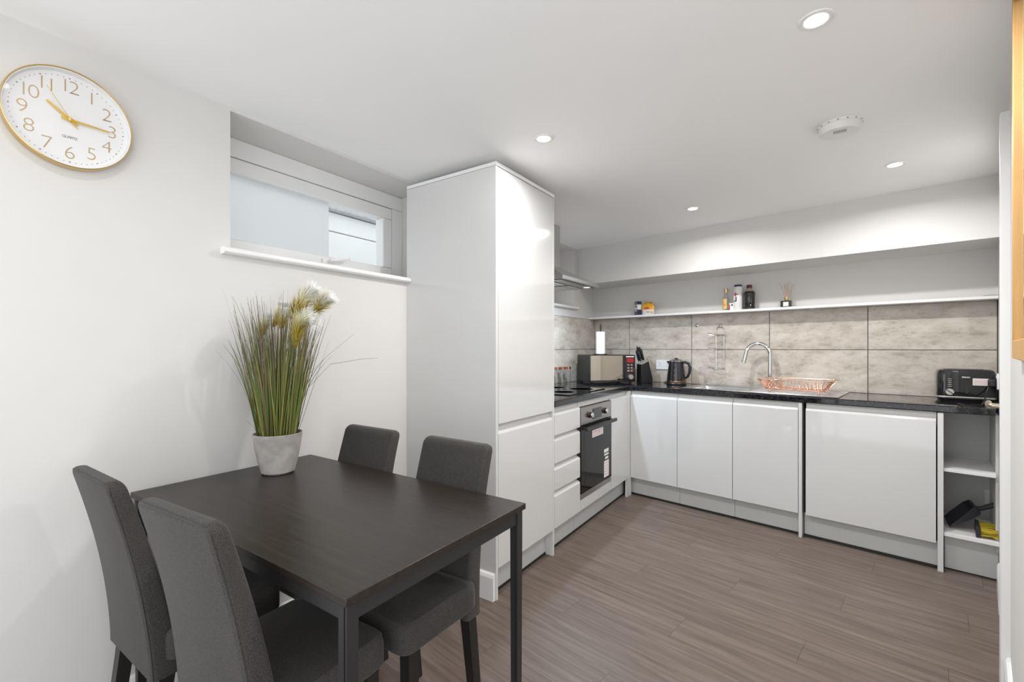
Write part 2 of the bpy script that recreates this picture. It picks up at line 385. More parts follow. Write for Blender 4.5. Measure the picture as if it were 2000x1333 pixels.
def architrave(x0, x1, z1, p=.026):
    return MB().box(x0, x1, -.02, p, 0, z1, Mw)
t2 = struct(add('trim_2', architrave(DX0-.065, DX0, DZ+.065), M['trimw'], bevel=.004))
t3 = struct(add('trim_3', architrave(DX1, DX1+.065, DZ+.065, .013), M['trimw'], bevel=.004))
t4 = struct(add('trim_4', MB().box(DX0, DX1, -.02, .013, DZ, DZ+.065, Mw), M['trimw'], bevel=.004))
# skirting boards
def skirt(name, x0, x1, M4=None, hgt=.13):
    prof = [(0, 0), (.016, 0), (.016, hgt-.02), (.011, hgt-.006), (.004, hgt), (0, hgt)]
    mb = MB(); f = lambda x, p: (M4 @ Vector((x, p[0], p[1])) if M4 else Vector((x, p[0], p[1])))
    mb.loft([[f(x0, p) for p in prof], [f(x1, p) for p in prof]])
    return struct(add(name, mb, M['trimw'], smooth=False))
skirt('baseboard_right', WR0, DX0-.066, Mw)
skirt('baseboard_right', DX1+.066, 1.0, Mw)
ML = Matrix.Translation((XL, 0, 0)) @ Matrix.Rotation(-PI/2, 4, 'Z')   # local x -> -Y, y -> +X
skirt('baseboard_left', -1.75, -YR, ML)
MT = Matrix.Translation((0, 1.767, 0)) @ Matrix.Rotation(PI, 4, 'Z')  # on the cabinet side, faces -Y
skirt('baseboard_cabinet', 1.288, 1.88, MT)

# tiles
tz = [(.912, 1.2085), (1.2130, 1.508)]
vj = [on_back(u, DT)[0] for u in (1229.5, 1351, 1503, 1695)]
edges = [s_left(DT, XL+.0105)]+vj+[s_right(DT)-.003]
gro = add('grout', MB().prism([B(s_left(.5655, XL), .5655), B(s_right(.5655), .5655), B(s_right(.558), .558), B(s_left(.558, XL), .558)], .90, 1.511), M['grout'], wall_back, smooth=False)
for zz in tz:
    for a, b_ in zip(edges, edges[1:]):
        w = b_-a-.005
        me = MB().box(-w/2, w/2, 0, .010, -(zz[1]-zz[0])/2, (zz[1]-zz[0])/2).mesh('tile'); me.materials.append(M['tile'])
        o = bpy.data.objects.new('tile', me); COL.objects.link(o); o.parent = wall_back
        o.location = B((a+b_)/2, DT, (zz[0]+zz[1])/2); o.rotation_euler = (0, 0, -BA)
wl = bpy.data.objects['wall_left']
ycorner = B(s_left(DT, XL+.01), DT)[1]
yj = on_X(1134, XL+.011)[0]
add('grout', MB().box(XL, XL+.008, 2.36, ycorner+.02, .90, 1.511), M['grout'], wl, smooth=False)
for zz in tz:
    for a, b_ in ((yj-1.2, yj-.6), (yj-.6, yj), (yj, ycorner)):
        a = max(a, 2.36); w = b_-a-.003
        if w < .05: continue
        me = MB().box(-.005, .005, -w/2, w/2, -(zz[1]-zz[0])/2, (zz[1]-zz[0])/2).mesh('tile'); me.materials.append(M['tile'])
        o = bpy.data.objects.new('tile', me); COL.objects.link(o); o.parent = wl; o.location = (XL+.006, (a+b_)/2, (zz[0]+zz[1])/2)

# ------------------------------------------------------------------ windows
def window(name, y0, y1, z0, z1, film_to=None, handle_y=None, film=True):
    xf = XL-.231   # room face of the frame
    fr = MB(); fw = .085
    def ring(mb, a0, a1, b0, b1, w, xa, xb):
        mb.box(xa, xb, a0, a1, b1-w, b1); mb.box(xa, xb, a0, a1, b0, b0+w)
        mb.box(xa, xb, a0, a0+w, b0+w, b1-w); mb.box(xa, xb, a1-w, a1, b0+w, b1-w)
    ring(fr, y0, y1, z0, z1, fw, xf-.07, xf)
    w = struct(add(name, fr, M['trimw'], bevel=.004))
    g = MB(); ring(g, y0+fw-.004, y1-fw+.004, z0+fw-.004, z1-fw+.004, .012, xf-.03, xf-.004); add('gasket', g, M['gasket'], w, smooth=False)
    s_ = MB(); q = fw+.004; ring(s_, y0+q, y1-q, z0+q, z1-q, .066, xf-.06, xf+.006); add('sash', s_, M['trimw'], w, bevel=.005)
    q2 = q+.064
    add('pane', MB().box(xf-.034, xf-.030, y0+q2, y1-q2, z0+q2, z1-q2), M['glass'], w, smooth=False)
    if not film: return w
    ya, yb = y0+q2, (film_to if film_to else y1-q2)
    n = 40; f = MB(); vv = []
    for i in range(n+1):
        for j in range(13):
            y = ya+(yb-ya)*i/n; z = z0+q2+(z1-z0-2*q2)*j/12
            # a few creases in the lower left of the film
            yy = y-.86; c = .0035*math.exp(-((z-(z0+q2+.15-.75*yy))/.012)**2)+.003*math.exp(-((z-(z0+q2+.09-.22*yy))/.01)**2)
            vv.append(f.bm.verts.new((xf-.028+c, y, z)))
    for i in range(n):
        for j in range(12): f.bm.faces.new((vv[i*13+j], vv[(i+1)*13+j], vv[(i+1)*13+j+1], vv[i*13+j+1]))
    add('frosted_film', f, M['film'], w)
    if handle_y:
        h = MB(); zz = z0+q+.036
        h.box(xf+.006, xf+.02, handle_y-.03, handle_y+.03, zz-.012, zz+.012); h.tube([(xf+.02, handle_y, zz), (xf+.045, handle_y, zz+.004), (xf+.05, handle_y+.03, zz+.012), (xf+.05, handle_y+.11, zz+.03)], .008, n=8)
        add('handle', h, M['trimw'], w, bevel=.002)
    # sill board with rounded nose
    return w
w1 = window('window_1', W1[0]-.17, W1[1]+.0, 1.549, WZ1, film_to=on_X(643, XL-.255)[0], handle_y=1.42)
w2 = window('window_2', W2[0], W2[1]+.0, 1.549, WZ1, film=False)
def sill(y0, y1, w):
    prof = [(XL-.235, .0), (XL+.028, 0), (XL+.036, .006), (XL+.038, .013), (XL+.036, .020), (XL+.028, .026), (XL-.235, .026)]
    mb = MB(); mb.loft([[Vector((x, y, 1.586+z)) for x, z in prof] for y in (y0, y1)])
    add('window_sill', mb, M['trimw'], w)
sill(W1[0]-.035, 1.765, w1); sill(W2[0]-.03, W2[1]+.03, w2)
# lightwell beyond
out = struct(add('wall_outside', MB().box(-3.35, -3.10, -1.0, 5.2, -.1, 2.12), M['outside'], smooth=False))
for a, b_ in ((2.126, 2.27),):
    add('cladding_board', MB().box(-3.35, -3.095, -1.0, 5.2, a, b_), M['outside'], out, bevel=.004)
add('cladding_board', MB().box(-3.106, -3.093, -1.0, 5.2, 1.2, 2.118), M['outside'], out, bevel=.004)
add('coping', MB().box(-3.40, -3.03, -1.0, 5.2, 2.275, 2.36), M['outgrey'], out, bevel=.006)

# ------------------------------------------------------------------ ceiling lamps and alarm
def downlight(x, y, label, power=None):
    t = thing('downlight', label, 'light', (x, y, ZC), 0, 'recessed ceiling downlights')
    add('bezel', MB().lathe([(.030, -.0005), (.030, -.004), (.036, -.006), (.043, -.004), (.045, -.0005)], 32), M['trimw'], t)
    add('lens', MB().lathe([(.001, -.003), (.029, -.003), (.029, -.001), (.001, -.001)], 24), M['lens'], t)
    l = bpy.data.lights.new('lamp', 'AREA'); l.shape = 'DISK'; l.size = .058; l.energy = power or LAMP_W; l.color = (1, .985, .965); l.spread = math.radians(165)
    o = bpy.data.objects.new('lamp', l); COL.objects.link(o); o.location = (0, 0, -.007); o.parent = t
    return t
downlight(-1.011, 1.757, 'round white downlight glowing in ceiling in front of tall cabinet')
downlight(0.0, 1.556, 'round white downlight glowing in ceiling, the largest one in view')
downlight(-.687, 3.199, 'small round downlight glowing in ceiling over the sink cabinets')
downlight(.335, 3.009, 'round downlight glowing in ceiling between smoke alarm and white soffit')
for x, y, lab in ((-1.34, .31, 'round white downlight in ceiling just in front of the wall clock'), (-.335, .10, 'round white downlight in ceiling beyond the free end of the table')):
    downlight(x, y, lab, DINING_W)
al = thing('smoke_alarm', 'round white smoke alarm on ceiling', 'smoke alarm', (.082, 2.338, ZC))
add('base', MB().lathe([(.0, 0), (.075, 0), (.078, -.004), (.077, -.014), (.0, -.014)][1:4], 40), M['plastic'], al)
add('housing', MB().lathe([(.074, -.012), (.072, -.030), (.066, -.040), (.045, -.044), (.001, -.045)], 40), M['plastic'], al)
vb = MB()
for k in range(-3, 4): vb.box(.012*k*.55-.0015, .012*k*.55+.0015, -.045, -.02, -.0458, -.0445)
add('vent', vb, M['greyprint'], al, smooth=False)
dt = MB()
for a in range(0, 360, 24): dt.cyl((.0772*math.cos(math.radians(a)), .0772*math.sin(math.radians(a)), -.010), (.0785*math.cos(math.radians(a)), .0785*math.sin(math.radians(a)), -.010), .003, n=6)
add('slots', dt, M['greyprint'], al, smooth=False)['kind'] = 'stuff'

# ------------------------------------------------------------------ kitchen: left run
XF = -1.282
T0, T1 = 1.767, 2.353
tall = thing('tall_cabinet', 'tall white gloss cabinet with plain side panel beside the window', 'cabinet', (XF, T0, 0))
tw = T1-T0; dp = XF-XL   # local: x from -dp (wall) to 0 (front), y 0..tw
G, PN = M['gloss'], M['panel']
add('side_panel', MB().box(-dp, 0, 0, .018, 0, 2.107), PN, tall, bevel=.001)
add('side_panel', MB().box(-dp+.01, 0, tw-.018, tw, 0, 2.107), PN, tall, bevel=.001)
add('top_cap', MB().box(-dp, .002, 0, tw, 2.109, 2.127), M['trimw'], tall, bevel=.001)
add('carcass', MB().box(-dp+.01, -.024, .019, tw-.019, .15, 2.106), M['carc'], tall, smooth=False)
def jdoor(mb, x0, x1, y0, y1, z0, z1):
    # door slab with a bevelled J-grip along its top edge (front at x1)
    pr = [(x0, z0), (x1, z0), (x1, z1-.016), (x1-.004, z1-.006), (x0+.004, z1+.002), (x0, z1)]
    mb.loft([[Vector((a, y, b)) for a, b in pr] for y in (y0, y1)]); return mb
add('door', MB().box(-.021, 0, .0205, tw-.0205, .852, 2.105), G, tall, bevel=.0012)
add('door', jdoor(MB(), -.021, 0, .0205, tw-.0205, .15, .818), G, tall, smooth=False)
add('handle_rail', MB().box(-.026, -.022, .019, tw-.019, .80, .87), M['rail'], tall, smooth=False)
add('plinth', MB().box(-.068, -.050, .019, tw-.019, .014, .146), M['plinth'], tall, bevel=.001)
add('floor_seal', MB().box(-.066, -.048, .019, tw-.019, 0, .014), M['tape'], tall, smooth=False)

ZD0, ZD1 = .153, .838
dr = thing('drawer_unit', 'white gloss unit of four handleless drawers between tall cabinet and oven', 'cabinet', (XF, T1+.003, 0))
YO0, YO1 = on_X(1133.5, XF)[0], on_X(1193.5, XF)[0]
dw = YO0-T1-.006
add('carcass', MB().box(-.56, -.026, 0, dw, .15, .868), M['carc'], dr, smooth=False)
for a, b_ in ((.705, .838), (.538, .684), (.379, .513), (ZD0, .355)):
    add('drawer_front', jdoor(MB(), -.021, 0, .001, dw-.001, a, b_), G, dr, smooth=False)
for z in (.845, .694, .525, .367):
    add('handle_rail', MB().box(-.026, -.020, .001, dw-.001, z-.018, z+.020), M['rail'], dr, smooth=False)
    if z < .8: add('rail_end_cap', MB().box(-.02, .0005, dw-.008, dw+.001, z-.011, z+.010), M['black'], dr, smooth=False)
add('plinth', MB().box(-.068, -.050, 0, dw, .014, .150), M['plinth'], dr, bevel=.001)
add('floor_seal', MB().box(-.066, -.048, 0, dw, 0, .014), M['tape'], dr, smooth=False)

ow = YO1-YO0-.004
oh = thing('oven_housing', 'white base unit housing the built-in oven', 'cabinet', (XF, YO0, 0))
add('carcass', MB().box(-.56, -.54, 0, ow, .15, .868), M['carc'], oh, smooth=False)
add('carcass_floor', MB().box(-.54, -.03, 0, ow, .15, .20), M['carc'], oh, smooth=False)
add('lower_panel', MB().box(-.021, 0, .001, ow-.001, ZD0, .222), G, oh, bevel=.001)
add('top_rail', MB().box(-.03, -.018, .0, ow, .832, .869), M['rail'], oh, smooth=False)
add('plinth', MB().box(-.068, -.050, 0, ow, .014, .150), M['plinth'], oh, bevel=.001)
add('floor_seal', MB().box(-.066, -.048, 0, ow, 0, .014), M['tape'], oh, smooth=False)
ov = thing('oven', 'built-in single oven with steel control panel and dark glass door', 'oven', (XF, YO0+.002, 0))
ow -= .004
add('body', MB().box(-.52, -.022, .006, ow-.006, .226, .828), M['black'], ov, smooth=False)
cp = add('control_panel', MB().box(-.021, .004, 0, ow, .712, .828), M['ovensteel'], ov, bevel=.001)
for y in (.135, ow-.135):
    k = add('knob', MB().cyl((.004, y, .768), (.024, y, .768), .021, .019, 24), M['brownknob'], ov)
    add('knob_face', MB().cyl((.024, y, .768), (.030, y, .768), .019, .017, 24), M['silver'], k)
add('clock_display', MB().box(.004, .008, ow/2-.075, ow/2+.075, .732, .802), M['displ'], cp, bevel=.004)
dd = add('door', MB().box(-.02, .006, 0, ow, .262, .705), M['ovenglass'], ov, bevel=.002)
add('lower_trim', MB().box(-.02, .003, 0, ow, .226, .258), M['steel'], ov, bevel=.001)
hb = MB(); hb.box(.006, .05, .02, .04, .682, .698); hb.box(.006, .05, ow-.04, ow-.02, .682, .698); hb.box(.036, .052, .0, ow, .678, .702)
add('door_handle', hb, M['black'], dd, bevel=.003)
add('sticker', MB().box(.006, .0066, .175, .365, .605, .655), M['label'], dd, smooth=False)
for k in range(5): add('sticker_print', MB().box(.0066, .0069, .19+.033*k, .21+.033*k, .612, .648), M['pink'], dd, smooth=False)
sy = ow-.145
for a, b_, c, d in ((0, .085, .49, .515), (.005, .085, .468, .482), (.02, .08, .44, .458), (0, .09, .31, .43)):
    add('sticker', MB().box(.006, .0066, sy+a, sy+b_, c-.03, d-.03), M['label'], dd, smooth=False)
for k in range(5): add('sticker_print', MB().box(.0066, .0069, sy+.01, sy+.08, .30+.02*k, .305+.02*k), M['pink'], dd, smooth=False)

YH = 3.600
bc = thing('corner_cabinet', 'narrow white gloss cabinet right beside the oven', 'cabinet', (XF, YO1+.001, 0))
cw = YH-YO1-.002
add('carcass', MB().box(-.56, -.026, 0, cw, .15, .868), M['carc'], bc, smooth=False)
add('door', jdoor(MB(), -.021, 0, .001, cw-.001, ZD0, ZD1), G, bc, smooth=False)
add('handle_rail', MB().box(-.026, -.019, .001, cw-.001, .80, .869), M['rail'], bc, smooth=False)
add('plinth', MB().box(-.068, -.050, 0, cw+.05, .014, .150), M['plinth'], bc, bevel=.001)
add('floor_seal', MB().box(-.066, -.048, 0, cw+.05, 0, .014), M['tape'], bc, smooth=False)
# corner post
cp_ = [(XF-.02, YH+.002), (XF, YH+.002), (XF, YH+.034), B(.003, 0), B(.003, .02), (XF-.02, YH+.06)]
tag(add('corner_post', MB().prism(cp_, 0, .869), G, smooth=False), 'white corner post where the two cabinet runs meet', 'corner post')

# ------------------------------------------------------------------ kitchen: back run (local x = s, y = d)
def bthing(name, label, cat, s, group=None, d=0, z=0): return thing(name, label, cat, B(s, d, z), -BA, group)
def bdoor(x0, x1, z0=ZD0, z1=ZD1, j=True):
    mb = MB()
    pr = [(.021, z0), (0, z0), (0, z1-.016), (.004, z1-.006), (.017, z1+.002), (.021, z1)]
    mb.loft([[Vector((x, a, b)) for a, b in pr] for x in (x0, x1)]); return mb
UR1, UR2 = 1.204, on_back(1831, 0)[0]
for s0, s1, lab in ((.006, .401, 'white gloss base cabinet next to the corner post, below the kettle'),
                    (.403, .801, 'white gloss base cabinet between two others, below the hanging rack'),
                    (.803, 1.202, 'white gloss base cabinet beside the upright panel, below the tap')):
    c = bthing('base_cabinet', lab, 'cabinet', s0, 'base cabinets under the sink')
    w = s1-s0
    add('carcass', MB().box(.001, w-.001, .026, .50, .15, .76 if s0 > .3 else .868), M['carc'], c, smooth=False)
    add('door', bdoor(.001, w-.001), G, c, smooth=False)
    add('handle_rail', MB().box(0, w, .019, .026, .80, .869), M['rail'], c, smooth=False)
    add('plinth', MB().box(-.03 if s0 < .1 else 0, w, .050, .068, .014, .150), M['plinth'], c, bevel=.001)
    add('floor_seal', MB().box(-.03 if s0 < .1 else 0, w, .046, .066, 0, .014), M['tape'], c, smooth=False)
tag(add('upright_panel', MB().box(0, .019, 0, .54, 0, .869), PN, bevel=.001), 'white upright end panel between sink cabinets and integrated appliance', 'panel')
o = bpy.data.objects['upright_panel']; o.location = B(UR1, 0, 0); o.rotation_euler.z = -BA
ap = bthing('integrated_appliance', 'wide white gloss appliance door between two upright panels', 'appliance', UR1+.024)
w = UR2-UR1-.024
add('body', MB().box(.03, w-.012, .03, .53, .16, .83), M['black'], ap, smooth=False)
add('door', bdoor(.016, w-.006), G, ap, smooth=False)
add('handle_rail', MB().box(.016, w-.004, .019, .026, .80, .869), M['rail'], ap, smooth=False)
add('plinth', MB().box(0, w, .050, .068, .014, .150), M['plinth'], ap, bevel=.001)
add('floor_seal', MB().box(0, w, .040, .066, 0, .014), M['tape'], ap, smooth=False)
SR0 = s_right(0, .004)
eu = bthing('open_shelf_unit', 'narrow open white shelf unit at the end of the worktop', 'shelf unit', UR2)
EU = SR0-UR2
add('upright_panel', MB().box(0, .024, 0, .46, 0, .869), PN, eu, bevel=.001)
add('back_panel', MB().box(.024, EU+.06, .44, .452, .0, .869), M['carc'], eu, smooth=False)
add('filler', MB().box(EU-.012, EU, .06, .44, .15, .869), M['carc'], eu, smooth=False)
add('shelf', MB().box(.025, EU-.012, .022, .44, .548, .566), M['trimw'], eu, bevel=.001)
add('shelf', MB().box(.025, EU-.001, .012, .44, .198, .218), M['trimw'], eu, bevel=.001)
add('plinth', MB().box(.028, EU, .075, .092, .006, .198), M['plinth'], eu, bevel=.001)

# worktop
ZW0, ZW1 = .871, .910
xfw = XF+.004
pts = [(xfw, T1+.001), (xfw, YH+.028), B(.010, -.004), B(s_right(-.004, .017)-.003, -.004), B(s_right(.553)-.003, .553), B(s_left(.553, XL+.0125), .553), (XL+.0125, T1+.001)]
wt = add('worktop', MB().prism(pts, ZW0, ZW1), M['worktop'], smooth=False)
SK0, SK1, SD0, SD1 = .415, 1.41, .045, .50
BW = (SK0+.04, SK0+.42, SD0+.05, SD1-.08)
cut = MB().prism([B(BW[0]-.004, BW[2]-.004), B(BW[1]+.004, BW[2]-.004), B(BW[1]+.004, BW[3]+.004), B(BW[0]-.004, BW[3]+.004)], .8, 1.0)
co_ = add('cutter', cut, M['black'], smooth=False)
bo = wt.modifiers.new('hole', 'BOOLEAN'); bo.operation = 'DIFFERENCE'; bo.object = co_; bo.solver = 'EXACT'
bpy.context.view_layer.update()
ev = wt.evaluated_get(bpy.context.evaluated_depsgraph_get()); nm = bpy.data.meshes.new_from_object(ev)
wt.modifiers.clear(); wt.data = nm; bpy.data.objects.remove(co_, do_unlink=True)
bv = wt.modifiers.new('bevel', 'BEVEL'); bv.width = .006; bv.segments = 3; bv.limit_method = 'ANGLE'; bv.angle_limit = math.radians(50)
tag(wt, 'glossy black flecked worktop running round the corner', 'worktop')

# sink
sk = bthing('sink', 'stainless steel sink with ribbed drainer set in the worktop', 'sink', 0)
sh = MB(); z0, z1 = .9105, .914
sh.box(SK0, BW[0], SD0, SD1, z0, z1); sh.box(BW[1], SK1, SD0, SD1, z0, z1); sh.box(BW[0], BW[1], SD0, BW[2], z0, z1); sh.box(BW[0], BW[1], BW[3], SD1, z0, z1)
add('deck', sh, M['sinksteel'], sk, smooth=False)
rim = MB(); rim.tube([(SK0, SD0, z1), (SK1, SD0, z1), (SK1, SD1, z1), (SK0, SD1, z1)], .004, 8, True); add('rim', rim, M['sinksteel'], sk)
bw = MB(); a0, a1, b0, b1 = BW
def rr_(a0, a1, b0, b1, r, z, n=5):
    o = []
    for cx, cy, st in ((a1-r, b1-r, 0), (a0+r, b1-r, 90), (a0+r, b0+r, 180), (a1-r, b0+r, 270)):
        for k in range(n+1):
            an = math.radians(st+90*k/n); o.append(Vector((cx+r*math.cos(an), cy+r*math.sin(an), z)))
    return o
bw.loft([rr_(a0, a1, b0, b1, .002, z1), rr_(a0, a1, b0, b1, .03, z1-.008), rr_(a0+.01, a1-.01, b0+.01, b1-.01, .05, .78), rr_(a0+.04, a1-.04, b0+.04, b1-.04, .05, .765)], cap=False)
bw.face(rr_(a0+.04, a1-.04, b0+.04, b1-.04, .05, .765)); add('bowl', bw, M['sinksteel'], sk)
for k in range(7):
    yy = SD0+.075+k*.05; add('drainer_rib', MB().cyl((BW[1]+.05, yy, z1), (SK1-.05, yy, z1), .005, n=8), M['sinksteel'], sk)
add('plug_hole', MB().lathe([(.001, .7665), (.04, .7665), (.042, .769), (.030, .769), (.001, .767)], 20, ((a0+a1)/2, (b0+b1)/2, 0)), M['chrome'], sk)
# tap
ts, tt = on_back(1504, .455)
tap = bthing('tap', 'tall chrome swan-neck mixer tap behind the copper dish rack', 'tap', ts, d=.455, z=z1)
add('base', MB().lathe([(.026, 0), (.026, .006), (.022, .012), (.019, .05), (.017, .075), (.014, .09)], 24), M['chrome'], tap)
R = .082; hz_ = .262
path = [(0, 0, .08), (0, 0, .16), (0, 0, hz_)]+[(-R+R*math.cos(a), -.02*(a/PI), hz_+R*math.sin(a)) for a in [PI*k/14 for k in range(1, 14)]]+[(-2*R-.003, -.022, hz_-.01), (-2*R-.012, -.025, hz_-.055)]
add('spout', MB().tube(path, .0145, 16), M['chrome'], tap)
add('nozzle', MB().cyl(path[-1], (path[-1][0]-.003, path[-1][1], path[-1][2]-.014), .0165, n=16), M['chrome'], tap)
add('lever', MB().tube([(.015, -.005, .05), (.035, -.012, .056), (.085, -.03, .085)], [.008, .007, .006], 10), M['chrome'], tap)

# shelf on the back wall
SZ0, SZ1, SDF = 1.510, 1.528, .431
shp = [B(s_left(SDF, XL+.001), SDF), B(s_right(SDF)-.001, SDF), B(s_right(DT)-.001, .564), B(s_left(.564, XL+.001), .564)]
tag(add('wall_shelf', MB().prism(shp, SZ0, SZ1), M['trimw'], bevel=.0015), 'long white ledge shelf above the concrete-look tiles', 'shelf')

# hob
hob = tag(add('hob', MB().box(-1.80, -1.335, 2.66, 3.26, ZW1+.0005, ZW1+.006), M['hob'], bevel=.001), 'black glass hob set on the worktop above the oven', 'hob')
for x, y, r in ((-1.68, 2.82, .09), (-1.68, 3.10, .075), (-1.46, 2.82, .075), (-1.46, 3.10, .09)):
    add('cooking_ring_mark', MB().lathe([(r-.001, 0), (r-.001, .0003), (r, .0003), (r, 0)], 40, (x, y, ZW1+.006)), M['greyprint'], hob, smooth=False)

# extractor hood
HY0, HY1, HX1, HZ = 2.68, 3.285, -1.397, 1.690
hd = thing('extractor_hood', 'stainless steel extractor hood over the hob', 'hood', (XL, (HY0+HY1)/2, HZ))
hw, hdp = (HY1-HY0)/2, HX1-XL
def rect(x0, x1, y0, y1, z): return [Vector((x0, y0, z)), Vector((x1, y0, z)), Vector((x1, y1, z)), Vector((x0, y1, z))]
add('canopy', MB().loft([rect(.002, hdp, -hw, hw, 0), rect(.002, hdp, -hw, hw, .022), rect(.002, hdp-.10, -hw+.10, hw-.10, .075), rect(.002, .26, -.13, .13, .15)], cap=True), M['steel'], hd, smooth=False)
add('chimney', MB().box(.002, .255, -.125, .125, .15, ZC-HZ-.002), M['steel'], hd, bevel=.002)
fl = MB()
fl.box(.03, hdp-.03, -hw+.03, hw-.03, -.004, -.0005)
add('filter_surround', fl, M['displ'], hd, smooth=False)
for y in (-.14, .14):
    f_ = add('grease_filter', MB().box(.06, hdp-.12, y-.12, y+.12, -.008, -.0042), M['steel'], hd, bevel=.001)
    gb = MB()
    for k in range(9): gb.box(.07+.033*k, .08+.033*k, y-.11, y+.11, -.0095, -.008)
    add('mesh', gb, M['ovensteel'], f_, smooth=False)
for y in (.2,):
    add('hood_lamp', MB().cyl((hdp-.055, y, -.006), (hdp-.055, y, -.0041), .026, n=20), M['hoodlens'], hd)
    l = bpy.data.lights.new('hood_light', 'AREA'); l.shape = 'DISK'; l.size = .05; l.energy = HOOD_W; l.color = (.72, .86, 1.0); l.spread = math.radians(170)
    o = bpy.data.objects.new('hood_light', l); COL.objects.link(o); o.location = (hdp-.055, y, -.010); o.parent = hd

# ------------------------------------------------------------------ worktop objects
Z = ZW1+.0005
def rot_thing(name, label, cat, x, y, z, a, group=None): return thing(name, label, cat, (x, y, z), a, group)
# microwave: local x along the front (towards far right), y into the body
ma = math.radians(42.5); dx, dy = ray(1152); P0 = Vector((dx*3.9, dy*3.9))
mw = rot_thing('microwave', 'black microwave with mirrored door standing diagonally in the worktop corner', 'microwave', P0.x, P0.y, Z, PI/2-ma)
MW, MD, MH = .428, .285, .252
add('body', MB().box(0, MW, .012, MD, .012, MH), M['black'], mw, bevel=.004)
dmw = .325
dd = add('door', MB().box(.001, dmw, -.008, .012, .014, MH-.002), M['blackgloss'], mw, bevel=.003)
add('door_window', MB().box(.004, dmw-.02, -.0095, -.008, .032, MH-.006), mat('bronze_mirror', (.56, .50, .42), .03, 1), dd, smooth=False)
cpn = add('control_panel', MB().box(dmw+.002, MW, -.008, .012, .014, MH-.002), M['blackgloss'], mw, bevel=.003)
add('display', MB().box(dmw+.02, MW-.018, -.0095, -.008, .185, .222), M['redled'], cpn, smooth=False)
add('print', MB().box(dmw+.012, MW-.012, -.0092, -.008, .232, .240), M['label'], cpn, smooth=False)
for i in range(2):
    for j in range(3): add('button', MB().box(dmw+.026+.032*i, dmw+.044+.032*i, -.0105, -.008, .105+.026*j, .117+.026*j), M['silver'], cpn, bevel=.001)
add('dial', MB().cyl((dmw+.055, -.008, .058), (dmw+.055, -.026, .058), .024, .021, 24), M['silver'], cpn)
for x in (.03, MW-.03):
    for y in (.03, MD-.03): add('foot', MB().cyl((x, y, 0), (x, y, .013), .012, n=12), M['black'], mw)
# kitchen roll on the microwave
rx, ry = ray(1173); kr = Vector((rx*4.02, ry*4.02))
kt = thing('kitchen_roll', 'white kitchen roll on black stand on top of the microwave', 'kitchen roll', (kr.x, kr.y, Z+MH))
add('base', MB().lathe([(.062, 0), (.062, .006), (.058, .009), (.001, .009)], 28), M['black'], kt)
add('pole', MB().cyl((0, 0, .009), (0, 0, .272), .0065, n=12), M['black'], kt)
add('paper', MB().lathe([(.012, .0095), (.040, .0095), (.040, .205), (.012, .205)], 28), M['paper'], kt)
# storage jars
for k, (u, tt) in enumerate(((1088.5, 3.86), (1098.5, 3.93), (1109.5, 4.00))):
    rx, ry = ray(u); q = Vector((rx*tt, ry*tt)); q.x = max(q.x, XL+.045)
    lab = ['clear storage jar with copper lid, the one closest to the tall cabinet', 'clear storage jar with copper lid between two others', 'clear storage jar with copper lid, the one closest to the microwave'][k]
    j = thing('storage_jar', lab, 'jar', (q.x, q.y, Z), 0, 'copper-lidded jars beside the microwave')
    add('jar', MB().lathe([(.001, 0), (.022, 0), (.0245, .004), (.0245, .118), (.022, .126), (.020, .126), (.0225, .117), (.0225, .006), (.001, .005)], 24), M['jarglass'], j)
    add('lid', MB().lathe([(.001, .1265), (.0255, .1265), (.0255, .146), (.023, .149), (.001, .149)], 24), M['copperlid'], j)
# knife block
ks, kt_ = on_back(1259, .375)
kb = bthing('knife_block', 'black slanted knife block with black-handled knives beside the microwave', 'knife block', ks, d=.375, z=Z)
kb.rotation_euler.z = -BA-math.radians(35)
pr = [(-.055, 0), (.055, 0), (.055, .04), (.018, .195), (-.055, .165)]
mb = MB(); mb.loft([[Vector((x, a, b)) for a, b in pr] for x in (-.045, .045)]); add('block', mb, M['black'], kb, bevel=.004)
add('top_plate', MB().loft([[Vector((x, a, b)) for a, b in ((-.055, .1655), (.018, .1955), (.017, .1985), (-.056, .1685))] for x in (-.046, .046)]), M['silver'], kb, smooth=False)
for i, (x, y, ln) in enumerate(((-.030, -.02, .125), (0, -.015, .12), (.030, -.02, .105), (-.015, -.043, .10), (.018, -.043, .09))):
    zb = .180+(y+.02)*.4; dv = Vector((0, -.26, .966))
    p0 = Vector((x, y, zb+.005)); 
    kn = add('knife', MB().cyl(p0-dv*.03, p0+dv*.022, .004, n=8), M['chrome'], kb)
    add('handle', MB().tube([p0+dv*(.02+ln*q) for q in (0, .15, .5, .85, 1)], [.007, .0095, .0085, .0105, .006], 10), M['black'], kn)
# sockets
def socket(name, label, M4, w=.146, h=.086, n=2, group=None, parent=None):
    t = bpy.data.objects.new(name, None); COL.objects.link(t); t.matrix_world = M4; tag(t, label, 'socket', group)
    add('plate', MB().box(-w/2, w/2, -.010, 0, -h/2, h/2), M['plastic'], t, bevel=.003)
    for i in range(n):
        cx = 0 if n == 1 else (-.036+.072*i)
        hm = MB()
        hm.box(cx-.002, cx+.002, -.0106, -.0099, .002, .012); hm.box(cx-.014, cx-.008, -.0106, -.0099, -.016, -.012); hm.box(cx+.008, cx+.014, -.0106, -.0099, -.016, -.012)
        add('pin_holes', hm, M['greyprint'], t, smooth=False); add('switch', MB().box(cx-.006, cx+.006, -.013, -.010, .018, .034), M['plastic'], t, bevel=.001)
    return t
s_, t_ = on_back(1297, DT)
socket('socket', 'white double wall socket on the tiles behind the kettle', Matrix.Translation(B(s_, DT-.0005, zpx(713, t_))) @ Matrix.Rotation(-BA, 4, 'Z'))
